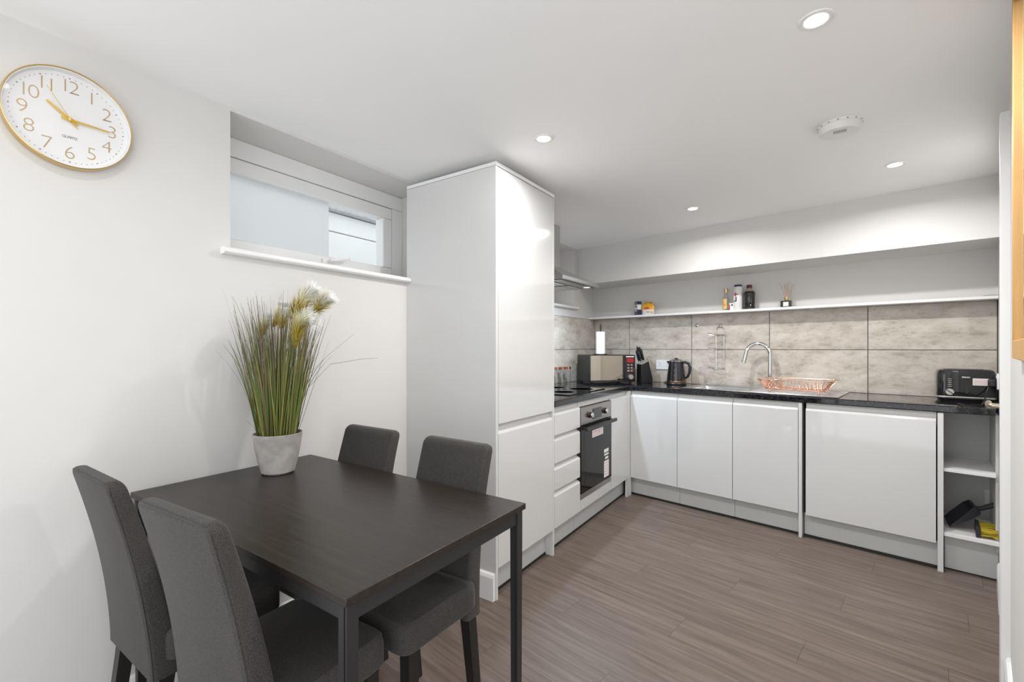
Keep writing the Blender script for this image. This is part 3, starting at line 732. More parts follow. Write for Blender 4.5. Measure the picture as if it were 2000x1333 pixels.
# kettle
ks, kt_ = on_back(1321, .40)
ke = bthing('kettle', 'black textured kettle with curved handle on its base', 'kettle', ks, d=.40, z=Z)
add('base', MB().lathe([(.080, 0), (.082, .008), (.078, .018), (.001, .018)], 32), M['black'], ke)
add('band', MB().lathe([(.0785, .0185), (.080, .022), (.079, .032), (.0775, .033)], 32), M['copperlid'], ke)
kbm = MB(); n = 36; rings = []
for i in range(25):
    f = i/24; z = .033+.165*f; r0_ = .078-.018*f**1.3
    ring = []
    for k in range(n):
        fac = 1+.018*math.cos(k/n*2*PI*12+(PI if (i//3) % 2 else 0))*math.sin(PI*min(1, max(0, (f-.03)/.94)))
        ring.append(Vector((r0_*fac*math.cos(2*PI*k/n), r0_*fac*math.sin(2*PI*k/n), z)))
    rings.append(ring)
kbm.loft(rings); add('body', kbm, M['blackgloss'], ke)
add('lid', MB().lathe([(.0605, .1985), (.056, .207), (.035, .215), (.016, .218), (.013, .226), (.001, .228)], 28), M['blackgloss'], ke)
add('lid_ring', MB().lathe([(.0595, .1975), (.0612, .199), (.0605, .203), (.058, .2045)], 32), M['chrome'], ke)
sp_ = MB(); sp_.loft([[Vector((-.05, -.024, .198)), Vector((-.05, .024, .198)), Vector((-.05, .024, .160)), Vector((-.05, -.024, .160))], [Vector((-.085, -.010, .200)), Vector((-.085, .010, .200)), Vector((-.080, .007, .188)), Vector((-.080, -.007, .188))]]); add('spout', sp_, M['blackgloss'], ke, bevel=.003)
add('handle', MB().tube([(.045, 0, .188), (.075, 0, .193), (.105, 0, .182), (.118, 0, .150), (.114, 0, .105), (.098, 0, .070), (.074, 0, .055)], [.010, .011, .012, .012, .0115, .010, .008], 12), M['black'], ke)
add('power_cord', MB().tube([(-.06, .05, .006), (-.11, .06, .004), (-.15, .09, .005), (-.12, .125, .02), (-.05, .144, .06)], .0035, 8), M['black'], ke)
# hanging rack
rs, rt = on_back(1407, DT); zt_, zb_ = zpx(634, rt), zpx(722, rt)
rk = bthing('wall_rack', 'chrome three-tier hanging wire rack on the tiles', 'rack', rs, d=DT-.002, z=zb_)
hh = zt_-zb_
fr = MB()
for x in (-.034, .034):
    fr.tube([(x, -.006, 0), (x, -.006, hh-.06), (x*.75, -.006, hh-.03), (x*.5, -.006, hh-.025)], .0028, 8)
    fr.tube([(x*.8, -.010, .01), (x*.8, -.010, hh-.08)], .002, 8)
fr.tube([(-.02, -.006, hh-.025), (0, -.006, hh-.02), (.02, -.006, hh-.025)], .0028, 8)
add('frame', fr, M['chrome'], rk)
add('suction_hook', MB().lathe([(.001, 0), (.016, .0), (.014, .006), (.006, .012), (.004, .020), (.001, .020)], 16, M=Matrix.Translation((0, 0, hh-.008)) @ Matrix.Rotation(PI/2, 4, 'X')), M['chrome'], rk)
for zz in (.012, hh*.46, hh-.085):
    t3 = MB()
    t3.tube([(-.06, -.10, zz+.01), (-.085, -.055, zz+.012), (-.04, -.008, zz), (.04, -.008, zz), (.05, -.055, zz-.004), (.0, -.10, zz-.002)], .0026, 8, True)
    t3.tube([(-.075, -.075, zz), (0, -.06, zz-.012), (.045, -.04, zz-.012)], .0022, 8); t3.tube([(-.05, -.02, zz-.006), (0, -.03, zz-.014), (.03, -.085, zz-.01)], .0022, 8)
    add('tier', t3, M['chrome'], rk)
# little hooks
for u, v, d, lab in ((1361, 636, DT, 'clear suction hook on the tiles beside the hanging rack'), (1303, 622, DT-.03, 'tiny hook under the shelf above the kettle'), (1587, 607, DT-.03, 'tiny hook under the shelf above the dish rack')):
    s_, t_ = on_back(u, d)
    if v == 636:
        hk = bthing('wall_hook', lab, 'hook', s_, d=d-.0008, z=zpx(v, t_))
        add('cup', MB().lathe([(.001, 0), (.017, 0), (.013, .005), (.005, .009), (.001, .009)], 16, M=Matrix.Rotation(PI/2, 4, 'X')), M['chrome'], hk)
        add('peg', MB().tube([(0, -.008, .002), (0, -.014, -.006), (0, -.022, -.010), (0, -.027, -.002)], .002, 8), M['chrome'], hk)
    else:
        hk = bthing('shelf_hook', lab, 'hook', s_, d=d, z=SZ0-.0005)
        add('plate', MB().lathe([(.001, 0), (.007, 0), (.007, -.004), (.001, -.004)], 12), M['plastic'], hk)
        add('peg', MB().tube([(0, 0, -.004), (0, 0, -.014), (.004, 0, -.020), (.010, 0, -.018)], .0018, 8), M['chrome'], hk)
# copper dish rack
dk = bthing('dish_rack', 'copper wire dish rack with cutlery holder on the drainer', 'dish rack', .935, d=.055, z=z1+.006)
RW, RD, RH = .435, .33, .085
cw_ = MB(); rim = rr_(0, RW, 0, RD, .05, RH, 4); cw_.tube(rim, .003, 8, True)
base = rr_(.045, RW-.045, .045, RD-.045, .03, .022, 4); cw_.tube(base, .0025, 8, True)
add('rim', cw_, M['copper'], dk)
ww = MB()
for i in range(0, len(rim)): 
    if i % 2 == 0 or True: ww.tube([rim[i], rim[i]*.35+base[i]*.65+Vector((0, 0, .006)), base[i]], .0014, 6)
for k in range(1, 8):
    x = .045+(RW-.09)*k/8
    ww.tube([(x, 0, RH), (x, .035, .03), (x, .06, .022), (x, RD-.06, .022), (x, RD-.035, .03), (x, RD, RH)], .0014, 6)
for k in range(1, 5):
    y = .045+(RD-.09)*k/5; ww.tube([(.05, y, .022), (RW-.05, y, .022)], .0014, 6)
add('wires', ww, M['copper'], dk)
mesh = MB()
for k in range(9):   # diamond-mesh ends and cutlery cup
    f = k/8; y = .02+(RD-.04)*f
    mesh.tube([(.012, y, RH-.005), (.06, min(RD-.03, y+.05), .024)], .0012, 5); mesh.tube([(.012, y, RH-.005), (.06, max(.03, y-.05), .024)], .0012, 5)
    mesh.tube([(RW-.012, y, RH-.005), (RW-.05, min(RD-.03, y+.05), .024)], .0012, 5); mesh.tube([(RW-.012, y, RH-.005), (RW-.05, max(.03, y-.05), .024)], .0012, 5)
add('mesh_ends', mesh, M['copper'], dk)
cup = MB()
for k in range(18):
    a = 2*PI*k/18; c0 = Vector((.10+.055*math.cos(a), .06+.04*math.sin(a), .028)); a2 = a+.55
    c1 = Vector((.10+.062*math.cos(a2), .06+.046*math.sin(a2), RH-.004)); c2 = Vector((.10+.062*math.cos(a-.55), .06+.046*math.sin(a-.55), RH-.004))
    cup.tube([c0, c1], .0012, 5); cup.tube([c0, c2], .0012, 5)
for zz, q in ((.028, 1), (RH-.004, 1.13)): cup.tube([(.10+.055*q*math.cos(2*PI*k/20), .06+.04*q*math.sin(2*PI*k/20), zz) for k in range(20)], .0018, 6, True)
add('cutlery_holder', cup, M['copper'], dk)
pl_ = MB()
for k in range(6): pl_.tube([(.27+.02*k, .09, .022), (.265+.02*k, .12, .066), (.27+.02*k, .15, .022)], .0016, 6)
add('plate_dividers', pl_, M['copper'], dk)
for x in (.075, RW-.075):
    for y in (.06, RD-.06): add('foot', MB().cyl((x, y, 0), (x, y, .022), .006, n=10), M['copper'], dk)
# toaster
tp = on_z(1893, 787, ZW1)
ta = -BA-math.radians(-6)
to = thing('toaster', 'black two-slot toaster with stickers at the end of the worktop', 'toaster', (tp.x, tp.y+.11, Z), ta)
tb = MB(); tr_ = lambda q, z: rr_(-.125*q, .125*q, -.085*q, .085*q, .035*q, z, 5)
tb.loft([tr_(.97, .018), tr_(1, .035), tr_(1, .14), tr_(.985, .165), tr_(.93, .182), tr_(.84, .188)]); add('body', tb, M['blackgloss'], to)
add('base', MB().loft([tr_(.88, .0), tr_(.93, .012), tr_(.97, .0178)]), M['black'], to)
add('base_trim', MB().loft([tr_(.985, .0182), tr_(1.012, .022), tr_(1.012, .027), tr_(1.003, .030)]), M['silver'], to)
for y in (-.035, .035): add('slot', MB().box(-.085, .085, y-.014, y+.014, .1875, .1886), M['displ'], to, smooth=False)
fy = -.0855
add('slider_track', MB().box(-.006, .006, fy-.001, fy+.001, .05, .135), M['displ'], to, smooth=False)
add('slider', MB().box(-.022, .012, fy-.016, fy+.001, .138, .147), M['silver'], to, bevel=.002)
dl = add('dial', MB().cyl((-.072, fy, .056), (-.072, fy-.014, .056), .020, .018, 20), M['silver'], to)
add('dial_grip', MB().box(-.002, .002, -.018, .018, 0, .004, Matrix.Translation((-.072, fy-.014, .056)) @ Matrix.Rotation(PI/2, 4, 'X') @ Matrix.Rotation(.9, 4, 'Z')), M['black'], dl, smooth=False)
for k in range(5): add('button_mark', MB().box(-.079, -.063, fy-.0012, fy+.001, .086+.011*k, .089+.011*k), M['silver'], to, smooth=False)
add('sticker', MB().box(.024, .088, fy-.0010, fy+.001, .098, .138), M['label'], to, smooth=False)
for k in range(4): add('sticker_print', MB().box(.029, .083, fy-.0014, fy, .104+.008*k, .107+.008*k), M['pink'], to, smooth=False)
sx = 1.36
socket('socket', 'white wall socket on the end wall beside the toaster', Mw @ Matrix.Translation((sx, .0005, 1.035)) @ Matrix.Rotation(PI, 4, 'Z'))
plg = add('plug', MB().box(-.024, .024, -.045, -.0135, -.030, .012), M['black'], bevel=.006); plg.matrix_world = Mw @ Matrix.Translation((sx-.036, .0005, 1.035)) @ Matrix.Rotation(PI, 4, 'Z')
tag(plg, 'black plug in the socket beside the toaster', 'plug')
cpts = [Mw @ Vector((sx-.036, .04, 1.01)), Mw @ Vector((sx-.06, .05, .97)), Mw @ Vector((sx-.12, .06, .925)), Mw @ Vector((sx-.25, .07, .915)), Mw @ Vector((sx-.30, .13, .915)), Mw @ Vector((sx-.24, .16, .916))]
TI = (Matrix.Translation(to.location) @ Matrix.Rotation(ta, 4, 'Z')).inverted()
add('power_cord', MB().tube([TI @ p for p in cpts], .0035, 8), M['black'], to)

# ------------------------------------------------------------------ things on the ledge shelf
def curved(mb, r, a0, a1, z0, z1, n=6):
    for i in range(n):
        q = [math.radians(a0+(a1-a0)*k/n) for k in (i, i+1)]
        mb.face([(r*math.cos(q[0]), r*math.sin(q[0]), z0), (r*math.cos(q[1]), r*math.sin(q[1]), z0), (r*math.cos(q[1]), r*math.sin(q[1]), z1), (r*math.cos(q[0]), r*math.sin(q[0]), z1)])
    return mb
SZ = SZ1+.0005
def shelf_item(name, label, cat, u, d=.49, rot=0):
    s_, t_ = on_back(u, d); o = bthing(name, label, cat, s_, d=d, z=SZ); o.rotation_euler.z = -BA+rot; return o, t_
it, t_ = shelf_item('seasoning_box', 'small white and navy seasoning box leaning beside the orange pouch', 'box', 1246, rot=-.55)
add('carton', MB().box(-.026, .026, -.02, .02, 0, .128), M['label'], it, bevel=.001)
add('top_band', MB().box(-.0265, .0265, -.0205, .0205, .100, .1285), M['navy'], it, smooth=False)
add('top_print', MB().box(-.020, .018, -.0209, -.0205, .106, .122), M['silver'], it, smooth=False)
add('middle_print', MB().box(-.018, .015, -.0206, -.020, .072, .090), M['greyprint'], it, smooth=False)
add('lower_band', MB().box(-.0265, .0265, -.0205, .0205, .002, .052), M['navy'], it, smooth=False)
add('lower_print', MB().box(-.020, .018, -.0209, -.0205, .036, .046), M['label'], it, smooth=False)
add('lower_print', MB().box(-.016, .018, -.0209, -.0205, .010, .026), M['greyprint'], it, smooth=False)
it, t_ = shelf_item('food_pouch', 'crumpled orange and white food pouch on the ledge', 'pouch', 1266, rot=.1)
pb = MB(); rings = []
for f, wd, th in ((0, .050, .016), (.42, .054, .022), (.56, .055, .020), (.75, .050, .012), (.92, .036, .004), (1, .030, .002)):
    rings.append([Vector((wd*math.cos(a)*(1 if abs(math.cos(a)) < .8 else 1.05), th*math.sin(a), .112*f+(.006*math.sin(3*a) if f > .6 else 0))) for a in [2*PI*k/20 for k in range(20)]])
pb.loft(rings[:3]); add('pouch_base', pb, M['label'], it)
pb = MB(); pb.loft([[p*1.003 for p in rings[1]]]+[[Vector((p.x*1.02, p.y*1.03, p.z)) for p in r] for r in rings[2:]]); add('pouch_top', pb, M['orange'], it)
add('print', MB().box(-.008, .022, -.0245, -.020, .022, .028), M['greyprint'], it, smooth=False)
add('print', MB().box(-.028, .015, -.0255, -.019, .056, .068), M['red'], it, smooth=False)
add('print', MB().box(.030, .046, -.0185, -.010, .012, .030), M['orange'], it, smooth=False)
it, t_ = shelf_item('oil_bottle', 'slim clear bottle with gold cap and yellow label', 'bottle', 1418)
add('glass', MB().lathe([(.001, 0), (.024, 0), (.026, .004), (.026, .095), (.018, .122), (.0125, .136), (.0125, .160), (.001, .160)], 24), M['bottleglass'], it)
add('cap', MB().lathe([(.0145, .148), (.0145, .178), (.012, .181), (.001, .181)], 20), M['gold'], it)
add('label_strip', curved(MB(), .0264, 215, 300, .012, .094), M['yellow'], it)
add('print', MB().box(-.012, .006, -.028, -.025, .046, .050), M['greyprint'], it, smooth=False)
it, t_ = shelf_item('small_packet', 'small white and red packet between two bottles', 'packet', 1429, d=.475)
add('carton', MB().box(-.017, .017, -.009, .009, 0, .058), M['label'], it, bevel=.001); add('red_stripe', MB().box(-.0172, -.010, -.0093, .0093, 0, .046), M['red'], it, smooth=False)
add('print', MB().box(.000, .012, -.0095, -.009, .034, .048), M['burgundy'], it, smooth=False)
it, t_ = shelf_item('salt_drum', 'white salt drum with navy lid and red and blue print', 'salt drum', 1441.5)
add('drum', MB().lathe([(.001, 0), (.033, 0), (.035, .003), (.035, .165), (.029, .186), (.001, .188)], 28), M['plastic'], it)
add('lid', MB().lathe([(.0285, .1865), (.0285, .200), (.026, .202), (.001, .202)], 24), M['navy'], it)
pm_ = MB(); curved(pm_, .0354, 225, 290, .118, .127); curved(pm_, .0354, 248, 264, .108, .138); add('red_print', pm_, M['red'], it)
pm_ = MB(); curved(pm_, .0354, 255, 270, .066, .104); curved(pm_, .0354, 228, 258, .066, .074); add('blue_print', pm_, M['navy'], it)
it, t_ = shelf_item('sauce_bottle', 'dark sauce bottle with burgundy cap', 'bottle', 1463.5)
add('glass', MB().lathe([(.001, 0), (.040, 0), (.042, .004), (.042, .018), (.040, .022), (.040, .110), (.042, .114), (.042, .128), (.036, .140), (.0362, .1405)], 28), M['sauce'], it)
add('neck', MB().lathe([(.0355, .1405), (.024, .156), (.018, .166), (.018, .170)], 24), M['amberclear'], it)
add('cap', MB().lathe([(.019, .168), (.020, .170), (.020, .190), (.018, .193), (.001, .193)], 20), M['burgundy'], it)
it, t_ = shelf_item('reed_diffuser', 'reed diffuser in small dark square bottle with wooden sticks', 'diffuser', 1536)
add('bottle', MB().box(-.036, .036, -.022, .022, 0, .050), M['green'], it, bevel=.004)
add('label_plate', MB().box(-.017, .018, -.0226, -.022, .008, .040), M['label'], it, smooth=False)
add('neck', MB().lathe([(.012, .0505), (.013, .052), (.013, .076), (.010, .078), (.001, .078)], 16), M['gold'], it)
for x, y in ((-.048, 0), (-.018, .01), (-.006, -.012), (.006, .012), (.022, -.008), (.042, 0), (.05, .012)):
    add('reed', MB().cyl((x*.08, y*.1, .07), (x, y, .185+.01*math.sin(x*99)), .0016, n=6), M['reed'], it)
s_, t_ = on_back(1944, .50)
it = tag(add('small_dish', MB().lathe([(.001, 0), (.028, 0), (.034, .006), (.032, .007), (.001, .004)], 24), M['silver']), 'small flat grey dish at the end of the ledge', 'dish')
it.location = B(s_-.02, .50, SZ)

# ------------------------------------------------------------------ open shelf unit contents
def Eu(x, y, z): return B(UR2+x, y, z)
dpn = thing('dustpan', 'black dustpan with long handle leaning in the open shelf unit', 'dustpan', Eu(.040, .10, .2195), -BA)
A = Vector((0, .07, .014)); D_ = Vector((.80, .05, .60)).normalized(); Wv = Vector((-.1, .97, .16)); Wv = (Wv-D_*Wv.dot(D_)).normalized(); Nv = D_.cross(Wv)
def dpt(a, w, n): return A+D_*a+Wv*w+Nv*n
pan = MB()
def pansec(a, hw, hgt): return [dpt(a, -hw, 0), dpt(a, hw, 0), dpt(a, hw, hgt), dpt(a, hw-.004, hgt), dpt(a, hw-.004, .004), dpt(a, -hw+.004, .004), dpt(a, -hw+.004, hgt), dpt(a, -hw, hgt)]
pan.loft([pansec(0, .068, .005), pansec(.05, .070, .02), pansec(.12, .066, .040), pansec(.155, .052, .046)])
pan.loft([[dpt(.150, -.053, 0), dpt(.150, .053, 0), dpt(.150, .053, .046), dpt(.150, -.053, .046)], [dpt(.160, -.042, .005), dpt(.160, .042, .005), dpt(.160, .042, .040), dpt(.160, -.042, .040)]])
add('pan', pan, M['dustpan'], dpn, smooth=False)
add('handle', MB().tube([dpt(q, 0, n) for q, n in ((.155, .012), (.175, .004), (.21, 0), (.248, .0))], [.013, .012, .013, .008], 10), M['dustpan'], dpn)
br = thing('hand_brush', 'black hand brush with yellow bristles lying beside the dustpan', 'brush', Eu(.178, .115, .2195), -BA)
add('brush_back', MB().loft([[Vector((-.03+x, y, z)) for x, z in ((0, 0), (.018, .004), (.018, .052), (0, .060))] for y in (-.09, .0, .07)]), M['dustpan'], br, bevel=.004)
bs = MB(); random.seed(3)
for k in range(90):
    y = random.uniform(-.085, .065); z = random.uniform(.010, .050)
    bs.tube([(-.012, y, z), (.03, y+random.uniform(-.006, .006), z+random.uniform(-.003, .004)), (.052, y+random.uniform(-.012, .012), max(.004, z+random.uniform(-.010, .010)))], .0028, 4)
add('bristles', bs, M['bristle'], br)
bpy.data.objects['bristles']['kind'] = 'stuff'
s_, t_ = on_back(1943, .44)
socket('socket', 'white wall socket inside the open shelf unit', Matrix.Translation(B(s_, .4395, zpx(973, t_))) @ Matrix.Rotation(-BA, 4, 'Z'), w=.086, n=1)

# ------------------------------------------------------------------ mirror on the right wall
mi = thing('wall_mirror', 'tall mirror in an oak frame on the right wall', 'mirror', (*Wp(-.64, 0), 1.197), WA)
ml, mh = -.55, .945
for x0, x1, z0_, z1_ in ((-.045, 0, 0, mh), (ml, ml+.045, 0, mh), (ml+.045, -.045, 0, .045), (ml+.045, -.045, mh-.045, mh)):
    add('frame_rail', MB().box(x0, x1, .001, .017, z0_, z1_), M['oak'], mi, bevel=.002)
add('mirror_glass', MB().box(ml+.044, -.044, .002, .008, .044, mh-.044), M['mirror'], mi, smooth=False)

# ------------------------------------------------------------------ dining table
TZ = .745; k_ = (H-TZ)/(H-.74)
TX0, TX1, TY0, TY1 = -1.884, -.742, .537, 1.180
tb_ = thing('dining_table', 'rectangular black-brown dining table with slim black legs', 'table', ((TX0+TX1)/2, (TY0+TY1)/2, 0))
lx, ly = (TX1-TX0)/2, (TY1-TY0)/2
add('tabletop', MB().box(-lx, lx, -ly, ly, TZ-.018, TZ), M['tabletop'], tb_, bevel=.0015)
ins, lt = .008, .027
for y in (-1, 1): add('apron', MB().box(-lx+.03, lx-.03, min(y*(ly-.014), y*(ly-.032)), max(y*(ly-.014), y*(ly-.032)), TZ-.058, TZ-.0185), M['tableblk'], tb_, bevel=.001)
for x in (-1, 1): add('apron', MB().box(min(x*(lx-.012), x*(lx-.030)), max(x*(lx-.012), x*(lx-.030)), -ly+.03, ly-.03, TZ-.058, TZ-.0185), M['tableblk'], tb_, bevel=.001)
for x in (-1, 1):
    for y in (-1, 1):
        lg = MB(); cx, cy = x*(lx-ins-lt/2), y*(ly-ins-lt/2); hf = lt/2
        # square leg with a notched outer corner groove
        g = .006
        P = [(-hf, -hf), (hf-g*1.6, -hf), (hf-g*1.6, -hf+g*.5), (hf-g, -hf+g*.5), (hf-g, -hf), (hf, -hf), (hf, hf-g), (hf-g*.5, hf-g), (hf-g*.5, hf-g*1.6), (hf, hf-g*1.6)][:6]+[(hf, hf), (-hf, hf)]
        rings = []
        for z, q in ((0, .84), (TZ-.06, 1), (TZ-.0185, 1)): rings.append([Vector((cx+px*q, cy+py*q, z)) for px, py in P])
        lg.loft(rings); add('leg', lg, M['tableblk'], tb_, smooth=False)

# ------------------------------------------------------------------ dining chairs (front towards +y, origin at floor under the back)
def make_chair():
    t = thing('dining_chair', 'x', 'chair', group='grey upholstered dining chairs')
    sw, bwid = .185, .156
    # seat with soft edges
    st = MB(); rings = []
    for z, q in ((.385, .97), (.392, 1), (.44, 1.0), (.458, .985), (.468, .94), (.472, .85)):
        r = []
        for p in rr_(-sw, sw, .03, .345, .035, z, 4): c = Vector((0, .1875, z)); v_ = p-c; r.append(Vector((c.x+v_.x*q, c.y+v_.y*q, z)))
        rings.append(r)
    st.loft(rings); seat = add('seat', st, M['fabric'], t)
    # backrest: lofted rounded slab leaning backwards
    bk = MB(); rings = []; nz = 22
    def centre(f): return .035-.105*f**1.15+.012*math.sin(PI*f)
    fs_ = [.95*k/17 for k in range(18)]+[.95+.05*math.sin(PI/2*k/7) for k in range(1, 8)]; nz = len(fs_)-1
    for i in range(nz+1):
        f = fs_[i]; z = .345+.545*f; y0 = centre(f); hw = bwid+.012*(1-f)-.006*math.sin(PI*f); th = .033-.013*f
        cr = 1.0
        if f > .95: k2 = (f-.95)/.05; q_ = 1-math.sqrt(max(0, 1-k2*k2)); cr = 1-.024/hw*q_; th -= .011*q_
        ring = []
        for p in rr_(-hw*cr, hw*cr, -th, th, min(.013, th*.9), 0, 4):
            bow = .010*(1-(p.x/hw)**2)*math.sin(PI*min(1, f+.1))
            ring.append(Vector((p.x, y0+p.y-bow*.6, z-.007*(1-(p.x/hw)**2)*max(0, (f-.8)/.2))))
        rings.append(ring)
    bk.loft(rings); back = add('backrest', bk, M['fabric'], t)
    # seam piping down both rear edges and across the top
    q = [r[12] for r in rings[:-4]]+[rings[-4][14].lerp(rings[-4][15], k/6) for k in range(7)]+[r[17] for r in reversed(rings[:-4])]
    add('piping', MB().tube(q, .0022, 6), M['fabric'], back)
    for x in (-1, 1):
        lg = MB(); a = .019
        lg.loft([[Vector((x*(sw-.03)+px*.75, .300+py*.75, 0)) for px, py in ((-a, -a), (a, -a), (a, a), (-a, a))], [Vector((x*(sw-.03)+px, .300+py, .39)) for px, py in ((-a, -a), (a, -a), (a, a), (-a, a))]])
        add('leg', lg, M['legblack'], t, smooth=False)
        lg = MB()
        lg.loft([[Vector((x*(bwid-.012)+px*.8, -.005+py*.8, 0)) for px, py in ((-a, -a), (a, -a), (a, a), (-a, a))], [Vector((x*(bwid-.012)+px, .045+py, .40)) for px, py in ((-a, -a), (a, -a), (a, a), (-a, a))]])
        add('leg', lg, M['legblack'], t, smooth=False)
    return t
ch = make_chair()
spots = [(-1.605, .452, 0, 'dark grey upholstered dining chair backed up close to wall under the clock'),
         (-1.108, .462, .06, 'dark grey upholstered dining chair on clock side of table, away from wall'),
         (-1.556, 1.186, PI, 'dark grey upholstered dining chair across the table beside the wall'),
         (-1.090, 1.190, PI-.02, 'dark grey upholstered dining chair across the table beside the tall cabinet')]
for i, (x, y, a, lab) in enumerate(spots):
    o = ch if i == 0 else copy_tree(ch)
    o.location = (x, y, 0); o.rotation_euler.z = a; o['label'] = lab

# ------------------------------------------------------------------ potted grass
pp = on_z(543, 930, TZ); rx, ry = ray(543); ln = math.hypot(rx, ry); pc = Vector((pp.x+rx/ln*.055, pp.y+ry/ln*.055, TZ+.0005))
pt = thing('potted_grass', 'potted ornamental grass with white feathery plumes on the table', 'plant', pc)
add('pot', MB().lathe([(.001, 0), (.050, 0), (.058, .006), (.070, .05), (.080, .10), (.086, .148), (.088, .152), (.084, .153), (.081, .148), (.074, .13), (.001, .13)], 40), M['pot'], pt)
add('soil', MB().lathe([(.001, .138), (.05, .137), (.0765, .134)], 24), M['soil'], pt)
def blades(name, n, seed, m_, hmin, hmax, spread):
    random.seed(seed); bm = bmesh.new(); lay = bm.verts.layers.float.new('along')
    for i in range(n):
        a = random.uniform(0, 2*PI); r = .066*math.sqrt(random.random()); hgt = random.uniform(hmin, hmax)
        lean = (.55*r/.066+random.uniform(-.25, .25))*spread; da = a+random.uniform(-.5, .5)
        x, y = r*math.cos(a), r*math.sin(a); w = random.uniform(.0014, .0034); ph = random.uniform(0, PI); tw = random.uniform(-.8, .8)
        curl = random.uniform(0, .03) if random.random() < .88 else random.uniform(.03, .09)
        prev = None; ns_ = 7
        for k in range(ns_+1):
            f = k/ns_; off = lean*f+curl*f**3
            c = Vector((x+off*math.cos(da), y+off*math.sin(da), .128+hgt*f*(1-.10*curl*f*8)))
            c.x = max(c.x, XL-pc.x+.012)
            ww_ = w*(1-.85*f**1.6); d = Vector((math.cos(ph+tw*f), math.sin(ph+tw*f), 0))*ww_
            va, vb_ = bm.verts.new(c-d), bm.verts.new(c+d); va[lay] = f; vb_[lay] = f
            if prev: bm.faces.new((prev[0], prev[1], vb_, va))
            prev = (va, vb_)
    me = bpy.data.meshes.new(name); bm.to_mesh(me); bm.free(); me.materials.append(m_)
    o = add(name, me, m_, pt, smooth=False); o['kind'] = 'stuff'; return o
blades('green_blades', 230, 11, M['grass_a'], .32, .54, .125)
blades('olive_blades', 190, 12, M['grass_b'], .32, .56, .13)
blades('brown_blades', 90, 13, M['grass_c'], .36, .58, .15)
random.seed(21)
def strand(pts): 
    bm = bmesh.new(); lay = bm.verts.layers.float.new('along'); prev = None
    for i, p in enumerate(pts):
        f = i/(len(pts)-1); w = .0012*(1-.7*f)
        va, vb_ = bm.verts.new(p+Vector((0, 0, w))), bm.verts.new(p-Vector((0, 0, w)))
        va[lay] = f; vb_[lay] = f
        if prev: bm.faces.new((prev[0], prev[1], vb_, va))
        prev = (va, vb_)
    me = bpy.data.meshes.new('stray_blade'); bm.to_mesh(me); bm.free(); me.materials.append(M['grass_c']); return add('stray_blade', me, M['grass_c'], pt, smooth=False)
DEP = (CS*pc.y-SN*pc.x)
def loc(u, v, dd=0): return at_depth(u, v, DEP+dd)-pc
for us in (((560, 850), (600, 735), (640, 695), (692, 652)), ((565, 850), (600, 760), (645, 712), (705, 702), (738, 700)), ((505, 852), (495, 835), (482, 822))):
    strand([loc(u, v, -.02) for u, v in us])
def plume(path, hair, seed):
    random.seed(seed); bm = bmesh.new(); lay = bm.verts.layers.float.new('along')
    P = [Vector(p) for p in path]
    def at(f):
        q = f*(len(P)-1); i = min(int(q), len(P)-2); return P[i].lerp(P[i+1], q-i)
    for i in range(1000):
        f = random.random()**.8; c = at(f); d = (at(min(1, f+.05))-at(max(0, f-.05))).normalized()
        r = Vector((random.gauss(0, 1), random.gauss(0, 1), random.gauss(0, 1))); r = (r-d*r.dot(d)).normalized()
        ll = hair*(.45+.75*math.sin(PI*min(1, .15+f*.75)))*random.uniform(.5, 1)
        e1 = c+(d*.7+r*.62).normalized()*ll*.6; e2 = e1+(d*.75+r*.6+Vector((0, 0, -.2))).normalized()*ll*.6
        sd_ = d.cross(r)*.0012
        fs = (f, min(1, f+.08), min(1, f+.16)); pr = None
        for c_, ff, w in ((c, fs[0], 1), (e1, fs[1], .8), (e2, fs[2], .25)):
            va, vb_ = bm.verts.new(c_-sd_*w), bm.verts.new(c_+sd_*w); va[lay] = ff; vb_[lay] = ff
            if pr: bm.faces.new((pr[0], pr[1], vb_, va))
            pr = (va, vb_)
    me = bpy.data.meshes.new('plume'); bm.to_mesh(me); bm.free(); me.materials.append(M['plume']); return add('plume', me, M['plume'], pt, smooth=False)
plume([loc(*q) for q in ((566, 625, -.02), (580, 603, -.03), (596, 583, -.03), (610, 568, -.03))], .058, 1)
plume([loc(*q) for q in ((606, 622, -.01), (620, 604, -.02), (632, 590, -.03), (641, 584, -.03))], .046, 2)
plume([loc(*q) for q in ((577, 682, -.06), (580, 655, -.07), (584, 632, -.08), (596, 622, -.08), (604, 624, -.08))], .055, 3)
plume([loc(*q) for q in ((509, 662, 0), (514, 640, 0), (521, 618, .01))], .032, 4)
plume([loc(*q) for q in ((532, 640, .02), (541, 626, .02), (550, 608, .03), (552, 598, .03))], .036, 5)
plume([loc(*q) for q in ((548, 645, -.03), (552, 625, -.03), (557, 608, -.03))], .030, 6)
for o in pt.children:
    if o.name.startswith('plume'): o['label'] = 'white and yellow feathery plume'

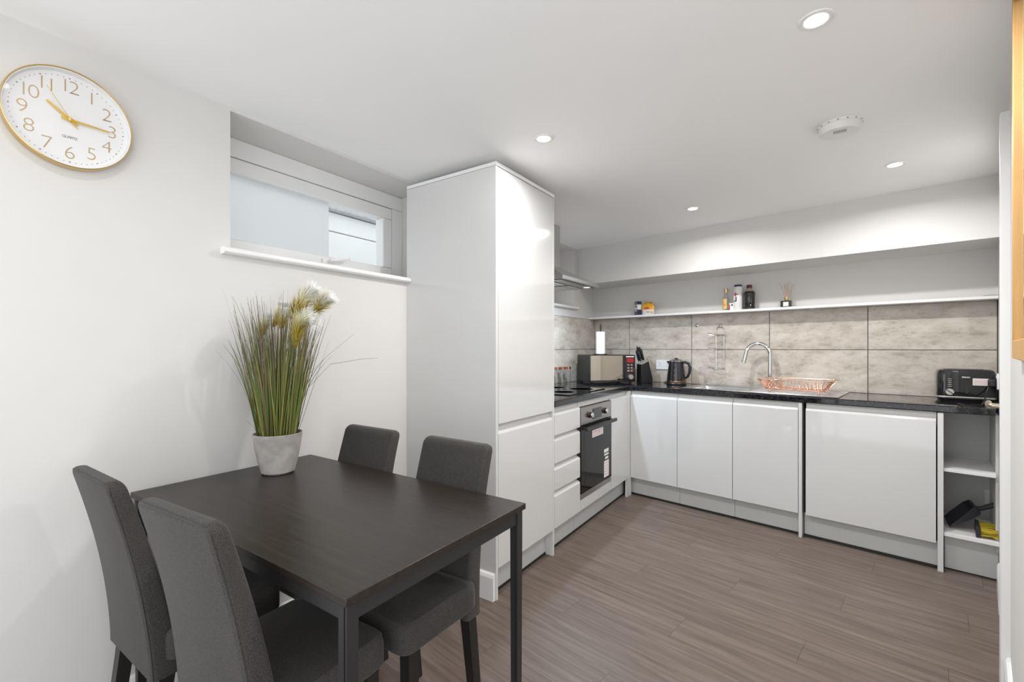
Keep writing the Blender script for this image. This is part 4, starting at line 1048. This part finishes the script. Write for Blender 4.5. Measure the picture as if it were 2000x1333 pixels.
# ------------------------------------------------------------------ wall clock
cy_, cz_ = .390, 1.916
ck = thing('wall_clock', 'round gold-rimmed wall clock with gold numerals on white face', 'clock', (XL, cy_, cz_))
RX = Matrix.Rotation(PI/2, 4, 'Y')   # lathe axis z -> +X
CR = .147
add('case', MB().lathe([(.001, .001), (CR-.006, .001), (CR-.001, .004), (CR, .010), (CR, .031), (CR-.001, .0345), (CR-.0025, .0355), (CR-.0035, .034), (CR-.0035, .010), (.001, .010)], 96, M=RX), M['gold'], ck)
face = add('face', MB().lathe([(.001, .0102), (CR-.004, .0102), (CR-.004, .031), (CR-.006, .031), (CR-.009, .0135), (.001, .0135)], 96, M=RX), M['clockface'], ck)
def text_mesh(txt, size, m_, parent, y, z, x, name, thin=0):
    c = bpy.data.curves.new('txt', 'FONT'); c.body = txt; c.size = size; c.align_x = 'CENTER'; c.align_y = 'CENTER'; c.extrude = .0003; c.space_character = .72; c.offset = thin; c.resolution_u = 6
    o = bpy.data.objects.new('txt', c); COL.objects.link(o); bpy.context.view_layer.update()
    me = bpy.data.meshes.new_from_object(o.evaluated_get(bpy.context.evaluated_depsgraph_get()))
    bpy.data.objects.remove(o, do_unlink=True); me.materials.clear(); me.materials.append(m_)
    R4 = Matrix(((0, 0, 1, x), (1, 0, 0, y), (0, 1, 0, z), (0, 0, 0, 1))); me.transform(R4)
    return add(name, me, m_, parent, smooth=False)
for n in range(1, 13):
    a = PI/2-n*PI/6; text_mesh(str(n), .056, M['goldprint'], face, .100*math.cos(a), .100*math.sin(a), .0139, 'numeral', -.0012)
text_mesh('QUARTZ', .0105, M['greyprint'], face, 0, -.052, .0139, 'lettering')
dm = MB()
for k in range(60):
    a = k*PI/30; r = .0012 if k % 5 else .002
    dm.cyl((.0134, .127*math.cos(a), .127*math.sin(a)), (.0140, .127*math.cos(a), .127*math.sin(a)), r, n=8)
add('minute_dots', dm, M['greyprint'], face, smooth=False)
def hand(name, ang, ln, w, x, tail=.02):
    d = Vector((0, math.cos(ang), math.sin(ang))); q = Vector((0, -d.z, d.y)); mb = MB()
    pts = [d*-tail+q*w*1.3, d*-tail-q*w*1.3, d*ln-q*w*.75, d*ln+q*w*.75]
    mb.loft([[p+Vector((x, 0, 0)) for p in pts], [p+Vector((x+.0012, 0, 0)) for p in pts]]); add(name, mb, M['goldhand'], ck, smooth=False)
hand('hour_hand', PI/2-math.radians(10.25*30), .064, .0034, .018)
hand('minute_hand', PI/2-math.radians(15.3*6), .092, .0026, .021)
hand('second_hand', PI/2-math.radians(54.5*6), .096, .0006, .024, .03)
add('pivot', MB().lathe([(.001, .0136), (.005, .0136), (.005, .026), (.001, .027)], 16, M=RX), M['goldhand'], ck)
add('glass', MB().lathe([(.001, .0300), (CR-.0065, .0300), (CR-.0065, .0308), (.001, .0308)], 64, M=RX), M['clockglass'], ck)
